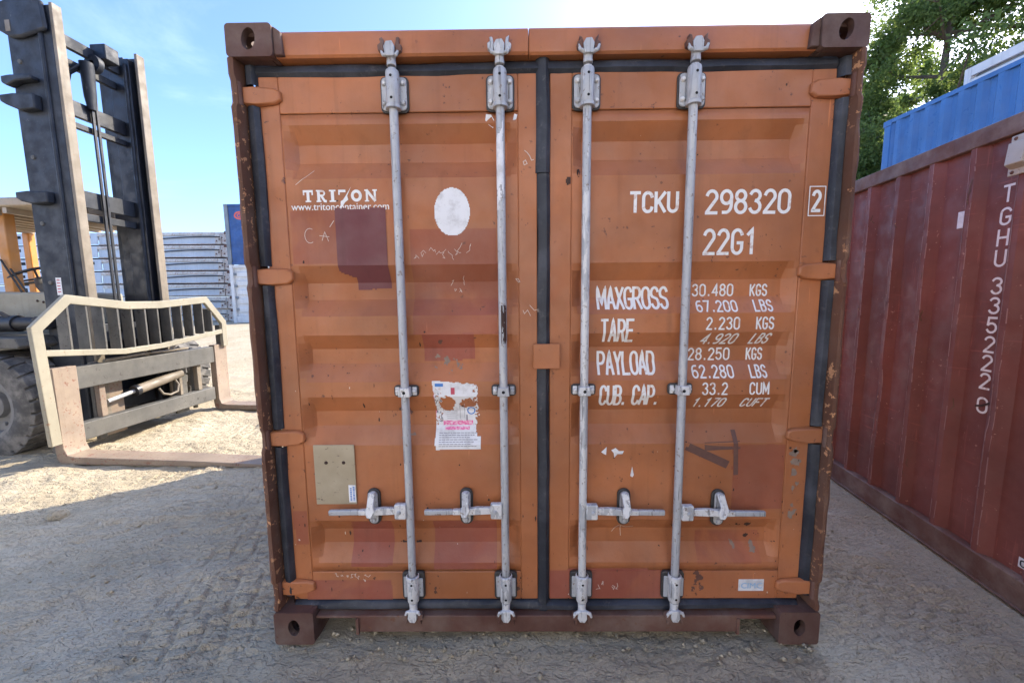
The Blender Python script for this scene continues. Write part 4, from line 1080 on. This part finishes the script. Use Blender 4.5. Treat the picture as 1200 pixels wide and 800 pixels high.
# ------------------------------------------------------------------ far blue on white container, far left
def far_box():
    d = 18.0; x0 = -14.32
    wb = thing('shipping_container', 'white container with ribbed door beneath the far blue container', 'container', (x0 + .02, d, GZ), -.02)
    H = 2.885
    MB().box(.0, 2.44, .16, 12, .12, H - .01).build('body', M['white_steel'], wb)
    for px in (0, 2.28): 
        MB().box(px, px + .16, .0, .159, .119, H - .119).build('corner_post', M['white_steel'], wb, .01)
        for z0 in (0, H - .118): MB().box(px - .002, px + .162, -.004, .17, z0, z0 + .118).build('corner_casting', M['white_steel'], wb, .012)
    MB().box(.162, 2.278, .02, .158, H - .16, H - .012).build('door_header', M['white_steel'], wb, .01)
    MB().box(.162, 2.278, .02, .158, .02, .34).build('door_sill', M['white_steel'], wb, .01)
    for a, b in ((.165, 1.215), (1.225, 2.275)):
        dd = MB().box(a, b, .11, .15, .345, H - .165).build('door', M['white_steel'], wb)
        for k in range(5):
            z = .50 + k * .44
            m = MB(); m.prism([(.109, z), (.06, z + .05), (.06, z + .25), (.109, z + .30)], 'x', a + .12, b - .06); m.build('door_rib', M['white_steel'], dd, .004)
        for k in range(4):
            MB().box(a - .02 if a < 1 else b - .14, a + .14 if a < 1 else b + .02, .03, .075, .62 + k * .58, .74 + k * .58).build('hinge', M['grey_edge'], dd, .006)
    bb = thing('shipping_container', 'dark blue container with a round red emblem, far back on a white one', 'container', (x0, d - .02, GZ + H + .003), -.02)
    H2 = 2.90
    MB().box(.20, 2.24, .05, .07, .10, H2 - .10).build('end_wall', M['blue_far'], bb)
    MB().box(.02, 2.42, .16, 12, .05, H2 - .03).build('body', M['blue_far'], bb)
    for px in (0, 2.25): MB().box(px, px + .19, .0, .159, .119, H2 - .119).build('corner_post', M['grey_edge' if px < 1 else 'blue_far'], bb, .01)
    for px in (0, 2.26):
        for z0 in (0, H2 - .118): MB().box(px - .002, px + .18, -.004, .17, z0, z0 + .118).build('corner_casting', M['grey_edge'], bb, .012)
    MB().box(.182, 2.258, .02, .159, H2 - .11, H2 - .005).build('end_rail', M['blue_far'], bb); MB().box(.182, 2.258, .02, .159, .01, .11).build('end_rail', M['blue_far'], bb)
    m = MB(); put = lambda a, z, l: (a, .048 - l, z)
    strip(m, arc(.74, 2.36, .24, .16, 0, 360, 28), .075, put, .002)
    m.build('round_emblem', M['logo_red'], bb, 0, 0, False)
    m = MB(); strip(m, arc(.74, 2.36, .11, .075, 40, 330, 14) + [(.84, 2.36), (.76, 2.36)], .05, put, .003); m.build('round_emblem', M['logo_red'], bb, 0, 0, False)
far_box()

# ------------------------------------------------------------------ forklift
fl = thing('forklift', 'large cream forklift with tall dark mast, slatted load guard and lowered forks', 'forklift', (-4.39, 2.89, 0), rad(-3))
def fork(y0, y1):
    out = [(-.085, .93), (.0, .93), (.0, .16), (.030, .092), (.10, .078), (1.25, .062), (2.00, .040), (2.10, .022), (2.10, .012), (.02, .006), (-.04, .012), (-.075, .045), (-.085, .12)]
    m = MB(); m.prism(out, 'y', y0, y1); return m.build('fork', M['fork_steel'], fl, .010)
fork(-.935, -.74); fork(.92, 1.13)
# carriage
MB().box(-.115, -.012, -.90, .92, .69, .91).build('carriage_bar', M['carriage_grey'], fl, .008)
MB().box(-.115, -.012, -.78, .88, .17, .345).build('carriage_bar', M['carriage_grey'], fl, .008)
for y0, y1, x1 in ((-.52, -.44, -.02), (-.43, -.20, -.10), (.40, .58, -.03), (.66, .70, -.02), (-.90, -.86, -.02)):
    MB().box(-.16, x1 - .1, y0, y1, .10, .92).build('carriage_plate', M['carriage_grey' if y0 != -.43 else 'fork_steel'], fl, .006)
MB().box(-.115, -.05, .66, .72, .346, .689).build('carriage_plate', M['worn_rail'], fl, .006)
MB().box(-.115, -.06, .40, .44, .346, .689).build('carriage_plate', M['worn_rail'], fl, .006)
MB().box(-.115, -.06, -.52, -.46, .346, .689).build('carriage_plate', M['fork_steel'], fl, .006)
cyl = MB().tube([(-.08, -.14, .535), (-.08, .44, .625)], .055, 16).build('shift_cylinder', M['worn_rail'], fl)
MB().tube([(-.08, -.155, .533), (-.08, -.11, .54)], .062, 16).build('cylinder_gland', M['mast_black'], cyl)
MB().tube([(-.08, -.44, .49), (-.08, -.15, .533)], .022, 12).build('cylinder_rod', M['bare_steel'], cyl)
m = MB(); m.tube([(-.06, .12 + .0, .50), (-.03, .14, .43), (-.02, .22, .40), (-.02, .32, .42), (-.04, .36, .50), (-.06, .34, .56)], .013, 8); m.build('hydraulic_hose', M['worn_rail'], fl)
m = MB(); m.tube([(-.05, -.45, .93), (-.05, .0, .945), (-.05, .55, .935)], .018, 8); m.lathe([(.03, -.02), (.045, 0), (.03, .02)], 'x', (-.05, .02, .955), 14); m.build('fork_rod', M['worn_rail'], fl)
# load guard
gd = MB()
def seg(a, b, w=.075, d=.05): gd.bar((.03, *a), (.03, *b), d, w, up=(0, b[0] - a[0] and -(b[1] - a[1]) or 1, b[0] - a[0])) if False else gd.add(*plank(a, b, w, d))
def plank(a, b, w, d, x=.035):
    a = Vector(a); b = Vector(b); t = (b - a).normalized(); n = Vector((-t.y, t.x)) * w / 2
    q = [a - n, a + n, b + n, b - n]
    v = [(x - d / 2, *p) for p in q] + [(x + d / 2, *p) for p in q]
    return v, [(0, 1, 2, 3), (7, 6, 5, 4), (0, 4, 5, 1), (1, 5, 6, 2), (2, 6, 7, 3), (3, 7, 4, 0)]
outl = [(-1.005, .22), (-1.035, 1.31), (-.77, 1.575), (-.23, 1.505), (.15, 1.505), (.80, 1.56), (1.075, 1.24), (1.075, .90)]
def ring_poly(pts, w):   # constant-width mitred band
    L = []; R_ = []
    for i, p in enumerate(pts):
        p = Vector(p); a = (p - Vector(pts[i - 1])).normalized() if i else None; b = (Vector(pts[i + 1]) - p).normalized() if i < len(pts) - 1 else None
        a = a or b; b = b or a; t = (a + b).normalized(); n = Vector((-t.y, t.x)); k = 1 / max(.4, t.dot(a))
        L.append(p + n * w / 2 * k); R_.append(p - n * w / 2 * k)
    return L, R_
def band(m, pts, w, x0, x1):
    L, R_ = ring_poly(pts, w); v = []
    for l, r_ in zip(L, R_): v += [(x0, *l), (x0, *r_), (x1, *l), (x1, *r_)]
    f = []
    for i in range(len(pts) - 1):
        a = 4 * i; b = a + 4
        f += [(a, a + 1, b + 1, b), (a + 2, b + 2, b + 3, a + 3), (a, b, b + 2, a + 2), (a + 1, a + 3, b + 3, b + 1)]
    f += [(0, 2, 3, 1), (len(v) - 4, len(v) - 3, len(v) - 1, len(v) - 2)]
    m.add(v, f)
gd = MB(); band(gd, outl, .085, .0, .045); guard = gd.build('load_guard', M['cream_paint'], fl, .006)
m = MB(); band(m, [(-.995, 1.085), (-.30, 1.01), (.15, 1.02), (1.035, 1.115)], .060, .002, .043); m.build('guard_rail', M['cream_paint'], guard, .005)
ys_ = [-.78, -.62, -.475, -.33, -.185, -.035, .115, .27, .42, .575, .735, .88]
def top_z(y):
    for a, b in zip(outl[1:], outl[2:]):
        if a[0] <= y <= b[0]: return a[1] + (b[1] - a[1]) * (y - a[0]) / (b[0] - a[0])
    return 1.5
for y in ys_:
    zb_ = 1.085 - .075 * min(1, max(0, (y + .995) / .695)) if y < -.3 else 1.01 + .01 * min(1, (y + .3) / .45) if y < .15 else 1.02 + .095 * (y - .15) / .885
    MB().box(-.085, .036, y - .009, y + .009, zb_ + .025, top_z(y) - .035).build('guard_slat', M['carriage_grey'], guard, .002)
MB().box(-.08, .03, 1.05, 1.062, .9, 1.2).build('guard_slat', M['carriage_grey'], guard)
# mast
def rail(y0, y1, sgn):
    # channel: web + two flanges opening inwards
    m = MB()
    m.box(-.66, -.19, y0 if sgn < 0 else y1 - .035, y0 + .035 if sgn < 0 else y1, .15, 4.40)
    m.build('mast_rail', M['mast_grey' if sgn < 0 else 'mast_black'], fl, .006)
    MB().box(-.188, -.155, y0 - .003, y1 + .003, .15, 4.42).build('mast_rail', M['worn_rail'], fl, .006)
    MB().box(-.66, -.60, (y0 + .036) if sgn < 0 else y0, y1 if sgn < 0 else y1 - .036, .15, 4.38).build('mast_rail', M['mast_grey'], fl, .006)
    MB().box(-.50, -.25, (y0 + .037) if sgn < 0 else y0 - .02, (y1 + .02) if sgn < 0 else y1 - .037, .15, 4.36).build('inner_rail', M['mast_black'], fl, .006)
    MB().tube([(-.30, y0 - .006 if sgn < 0 else y0 - .022, .2), (-.30, y0 - .006 if sgn < 0 else y0 - .022, 4.3)], .02, 8).build('mast_seam', M['mast_grey'], fl)
rail(-.425, -.345, -1); rail(.385, .475, 1)
MB().box(-.60, -.32, .375, .384, .2, 4.38).build('mast_web', M['mast_black'], fl)
for z0, z1, x0 in ((4.18, 4.30, -.36), (4.02, 4.10, -.42), (3.50, 3.66, -.36), (3.38, 3.44, -.36), (2.56, 2.74, -.36), (2.42, 2.50, -.36), (1.1, 1.3, -.36), (.3, .5, -.36)):
    MB().box(x0 - .05, x0, -.32, .36, z0, z1).build('mast_crossmember', M['mast_grey' if z0 < 3.3 or z0 > 4 else 'mast_black'], fl, .006)
MB().box(-.40, -.22, .09, .24, 4.20, 4.36).build('mast_block', M['mast_grey'], fl, .01)
MB().tube([(-.33, -.02, 3.62), (-.33, -.02, 3.75), (-.33, -.02, 4.1)], [.035, .052, .062], 12).build('lift_cylinder', M['mast_grey'], fl)
MB().lathe([(.03, -.03), (.09, -.028), (.095, .0), (.09, .028), (.03, .03)], 'y', (-.33, .06, 4.13), 18).build('chain_pulley', M['mast_grey'], fl)
for y in (-.075, -.03):
    MB().box(-.345, -.325, y + .05, y + .072, 1.2, 4.1).build('lift_chain', M['mast_black'], fl)
for k, (yy, xx) in enumerate(((-.25, -.45), (-.21, -.47))):
    MB().tube([(xx, yy, 1.2), (xx - .01, yy, 2.4), (xx, yy + .02, 3.5), (xx + .04, yy + .10, 3.95), (xx + .10, yy + .2, 4.08)], .013, 7).build('hydraulic_hose', M['black_hose'], fl)
for z in (1.75, 2.35, 3.0, 3.9): 
    m = MB(); m.lathe([(.0001, -.012), (.020, -.010), (.024, 0)], 'y', (-.56, -.4255, z), 8); m.build('mast_bolt', M['carriage_grey'], fl)
# lugs on the near rail
def lug(z0, z1, xa, name='mast_lug'):
    m = MB(); m.prism([(-.38, z0 + .01), (-.55, z0), (xa + .05, z1 - .09), (xa, z1 - .06), (xa, z1), (-.60, z1 + .01), (-.38, z1)], 'y', -.50, -.428); return m.build(name, M['mast_grey'], fl, .012)
lg = MB().prism([(-.20, 4.16), (-.46, 4.10), (-.58, 4.10), (-.78, 4.22), (-.90, 4.33), (-.88, 4.39), (-.66, 4.42), (-.60, 4.44), (-.44, 4.44), (-.28, 4.43), (-.22, 4.42)], 'y', -.47, -.428).build('mast_lug', M['mast_grey'], fl, .02)
MB().box(-.605, -.555, -.474, -.471, 4.15, 4.25).build('lug_slot', M['worn_rail'], lg)
lug(3.69, 3.74, -.70); lug(3.42, 3.57, -.74); lug(2.53, 2.65, -.72)
MB().box(-.50, -.44, -.4285, -.4265, 1.62, 1.80).build('warning_sticker', M['sticker_white'], fl)
m = MB()
for k in range(5): m.box(-.49, -.455, -.4295, -.4287, 1.65 + k * .03, 1.66 + k * .03)
m.build('sticker_print', M['sticker_red'], fl)
# body
body = MB().prism([(-3.2, .60), (-.72, .60), (-.72, 1.25), (-.74, 1.655), (-3.2, 1.70)], 'y', -.22, .45).build('body', M['cream_paint'], fl, .03)
MB().box(-.70, -.665, -.40, .45, .35, 1.30).build('front_plate', M['mast_grey'], fl, .008)
m = MB()
for px in (-1.02, -.95): m.lathe([(.0001, -.006), (.012, -.004), (.014, 0)], 'y', (px, -.223, 1.56 - (px + 1) * .2), 10)
m.build('body_bolt', M['scratch_dark'], body)
m = MB(); m.prism([(-2.4, 1.12), (-2.4, 1.17), (-1.5, 1.22), (-.62, 1.20), (-.58, 1.12), (-.60, 1.09)], 'y', -.74, -.30); m.build('fender', M['carriage_grey'], fl, .01)
MB().tube([(-1.7, -.52, 1.32), (-.85, -.52, 1.33)], .085, 16).build('tilt_cylinder', M['black_hose'], fl)
MB().tube([(-.85, -.52, 1.33), (-.52, -.50, 1.335)], [.07, .055], 14).build('tilt_cylinder', M['black_hose'], fl)
MB().tube([(-.60, -.56, 1.335), (-.60, -.44, 1.335)], .07, 14).build('tilt_pin', M['mast_grey'], fl)
m = MB(); m.tube([(-1.5, -.50, 1.40), (-1.15, -.56, 1.47), (-.98, -.56, 1.44), (-.90, -.54, 1.38)], .02, 8); m.build('hydraulic_hose', M['black_hose'], fl)
# overhead guard and cab
MB().box(-2.7, -.70, -.30, 1.0, 2.56, 2.66).build('cab_roof', M['tan_roof'], fl, .02)
m = MB()
for k in range(6): m.box(-.699, -.685, -.28 + k * .2, -.20 + k * .2, 2.57, 2.65)
for k in range(8): m.box(-2.6 + k * .2, -2.55 + k * .2, -.28, .98, 2.50, 2.559)
m.build('roof_rib', M['tan_roof'], fl)
MB().box(-1.46, -1.34, -.18, -.08, 1.64, 2.56).build('cab_pillar', M['yellow_paint'], fl, .012)
MB().box(-.80, -.72, .86, .94, 1.64, 2.56).build('cab_pillar', M['yellow_paint'], fl, .012)
MB().box(-2.6, -2.5, -.18, -.08, 1.68, 2.50).build('cab_pillar', M['yellow_paint'], fl, .012); MB().box(-2.6, -2.5, .86, .94, 1.68, 2.50).build('cab_pillar', M['yellow_paint'], fl, .012)
for k in range(2):
    MB().tube([(-1.42 + .1 * k, -.20, 2.02 - .1 * k), (-1.22 + .06 * k, -.20, 1.66)], .010, 6).build('cab_cable', M['black_hose'], fl)
# steering wheel
sw = MB(); R0 = .225; cen = Vector((-1.36, .05, 1.86)); ax = Vector((-.45, -.08, 1)).normalized(); e1 = ax.cross(Vector((0, 1, 0))).normalized(); e2 = ax.cross(e1)
pts = [cen + R0 * (math.cos(2 * math.pi * k / 24) * e1 + math.sin(2 * math.pi * k / 24) * e2) for k in range(25)]
sw.tube(pts, .015, 8)
for k in range(3):
    a = 2 * math.pi * k / 3 + .4; sw.tube([cen - ax * .04, cen + .18 * (math.cos(a) * e1 + math.sin(a) * e2)], .011, 6)
sw.build('steering_wheel', M['black_hose'], fl)
MB().tube([cen - ax * .03, cen - ax * .12, cen + Vector((.22, .0, -.22))], [.035, .06, .10], 12).build('steering_column', M['carriage_grey'], fl)
# wheels
def wheel(y0, w, xc=-1.02, R=.545):
    t_ = MB(); zc = R - .035
    prof = [(.30, .03), (.34, .0), (.44, -.006), (.505, .012), (.520, .045), (.520, w - .045), (.505, w - .012), (.44, w + .006), (.34, w), (.30, w - .03)]
    t_.lathe(prof, 'y', (xc, y0, zc), 56)
    ty = t_.build('tyre', M['tyre_rubber'], fl, 0, 35)
    lugs = MB(); n = 26
    for k in range(n):
        for half in (0, 1):
            a0 = 2 * math.pi * (k + .5 * half) / n; da = 2 * math.pi / n * .40
            ya, yb = (y0 + .006, y0 + w * .56) if half == 0 else (y0 + w * .44, y0 + w - .006)
            v = []
            for rr_, sh in ((.500, 0), (R, 0)):
                for yy, tw in ((ya, 0 if half == 0 else .10), (yb, .10 if half == 0 else 0)):
                    for s in (-1, 1):
                        a = a0 + s * da + tw; inn = .010 if rr_ > .52 else 0
                        yv = yy + (inn if yy < y0 + w * .3 else -inn if yy > y0 + w * .7 else 0)
                        v.append((xc + rr_ * math.cos(a), yv, zc + rr_ * math.sin(a)))
            lugs.add(v, [(0, 1, 3, 2), (4, 6, 7, 5), (0, 4, 5, 1), (2, 3, 7, 6), (0, 2, 6, 4), (1, 5, 7, 3)])
    lugs.build('tread_lug', M['tyre_rubber'], ty, .006, 40)['kind'] = 'stuff'
    rim = MB(); rim.lathe([(.34, .015), (.335, .004), (.30, .006), (.285, .05), (.27, .12), (.14, .12), (.13, .07), (.10, .06), (.0001, .055)], 'y', (xc, y0, zc), 40)
    rm = rim.build('rim', M['hub_metal'], fl, 0, 30)
    m = MB()
    for k in range(10):
        a = 2 * math.pi * k / 10; m.lathe([(.018, .12), (.018, .095), (.0001, .093)], 'y', (xc + .21 * math.cos(a), y0, zc + .21 * math.sin(a)), 8)
    m.build('wheel_nut', M['hub_metal'], rm)
wheel(-.78, .36); wheel(-.37, .36); wheel(.62, .36); wheel(1.02, .36)
wheel(-.62, .34, -3.6); wheel(.62, .34, -3.6)
MB().box(-1.12, -.92, -.3, .95, .40, .62).build('axle', M['mast_grey'], fl)
MB().prism([(-3.9, .5), (-3.2, .45), (-3.2, 1.70), (-3.9, 1.6)], 'y', -.5, 1.1).build('counterweight', M['cream_paint'], fl, .05)

# ------------------------------------------------------------------ trees
def tree(label, x, y, h, crown, n, leaf, seed):
    t = thing('tree', label, 'tree', (x, y, -.15), 0, 'trees behind the containers')
    r = np.random.default_rng(seed); rr = random.Random(seed)
    m = MB(); m.tube([(0, 0, 0), (.08, .05, h * .3), (-.05, .1, h * .6), (.05, 0, h * .9)], [.26, .20, .13, .05], 10)
    tr_ = m.build('trunk', M['bark'], t)
    tips = []
    m = MB()
    for k in range(26):
        z0 = h * rr.uniform(.22, .85); a = rr.uniform(0, 6.28); env = crown * (1 - .55 * max(0, (z0 / h - .45)) / .55) * rr.uniform(.55, 1.05)
        e = Vector((env * math.cos(a), env * math.sin(a), z0 + env * rr.uniform(.15, .75)))
        mid = Vector((e.x * .5, e.y * .5, z0 + (e.z - z0) * .35))
        m.tube([(0, 0, z0), mid, e], [.07, .045, .012], 6); tips.append((mid, e))
        for j in range(3):
            b = mid.lerp(e, rr.uniform(.1, .8)); e2_ = b + Vector((rr.gauss(0, 1), rr.gauss(0, 1), rr.gauss(.3, .7))) * env * .3
            m.tube([b, e2_], [.025, .008], 5); tips.append((b, e2_))
    m.build('limb', M['bark'], t)['kind'] = 'stuff'
    # leaf sprays gathered round the twigs
    cl = []
    for b, e in tips:
        for j in range(3):
            q = b.lerp(e, rr.uniform(.35, 1.15)); cl.append((q.x, q.y, q.z, rr.uniform(.35, .85)))
    cl = np.array(cl); pick = r.integers(0, len(cl), n)
    d = r.normal(0, 1, (n, 3)); d /= np.linalg.norm(d, axis=1)[:, None]; d *= (r.random(n) ** .45)[:, None]
    P = cl[pick, :3] + d * cl[pick, 3:4] * np.array([1, 1, .75])
    P[:, 2] -= r.random(n) * .25
    A = r.normal(0, 1, (n, 3)); A /= np.linalg.norm(A, axis=1)[:, None]
    B = np.cross(A, r.normal(0, 1, (n, 3))); B /= np.linalg.norm(B, axis=1)[:, None]
    s = leaf * r.uniform(.6, 1.3, n)[:, None]
    V = np.stack([P - A * s, P + B * s * .45, P + A * s, P - B * s * .45], 1).reshape(-1, 3)
    o = link('crown', npmesh('crown', V, np.arange(4 * n).reshape(-1, 4)), M['leaf'], t, 0, 0)
    return t
tree('tall leafy tree nearest the orange container, bright sky through its left side', 15.8, 14.0, 15.0, 3.6, 30000, .08, 1)
tree('dense green tree above the far end of the upper blue container', 15.0, 18.0, 13.5, 4.0, 50000, .085, 2)
tree('tall tree standing behind the white rack on the upper blue container', 19.0, 13.5, 16.5, 4.4, 60000, .085, 3)
tree('darker tree at the right edge, over the blue container', 20.5, 9.8, 15.0, 4.0, 44000, .085, 4)
tree('low bushy tree low down between the orange and blue containers', 13.2, 16.0, 8.5, 3.2, 42000, .08, 5)
tree('bushy tree filling the gap low behind the upper blue container', 16.5, 14.5, 9.0, 3.4, 40000, .08, 6)
tree('broad pale tree furthest back, showing between the nearer crowns', 21.0, 19.5, 14.0, 4.6, 52000, .10, 7)
# ------------------------------------------------------------------ unseen white containers, added to bounce warm sunlight onto the doors
LBL = 'unseen white container added behind the viewpoint to bounce warm light onto the doors'
p0 = plain_container(LBL, (18.4, -11.0, 0), rad(90), 'white_steel', 'white_steel', L=12.19)
p0['group'] = 'unseen white containers added to bounce light'
# its long side at local x = 0 faces the viewer's yard
for ix in range(4):
    for k in range(3):
        if ix == 0 and k == 0: continue
        c = copy_tree(p0); c.location = (18.4 - 12.4 * ix + .04 * k, -11.0 + .03 * ((ix + k) % 3), 2.594 * k)
p0.location.z = -.0
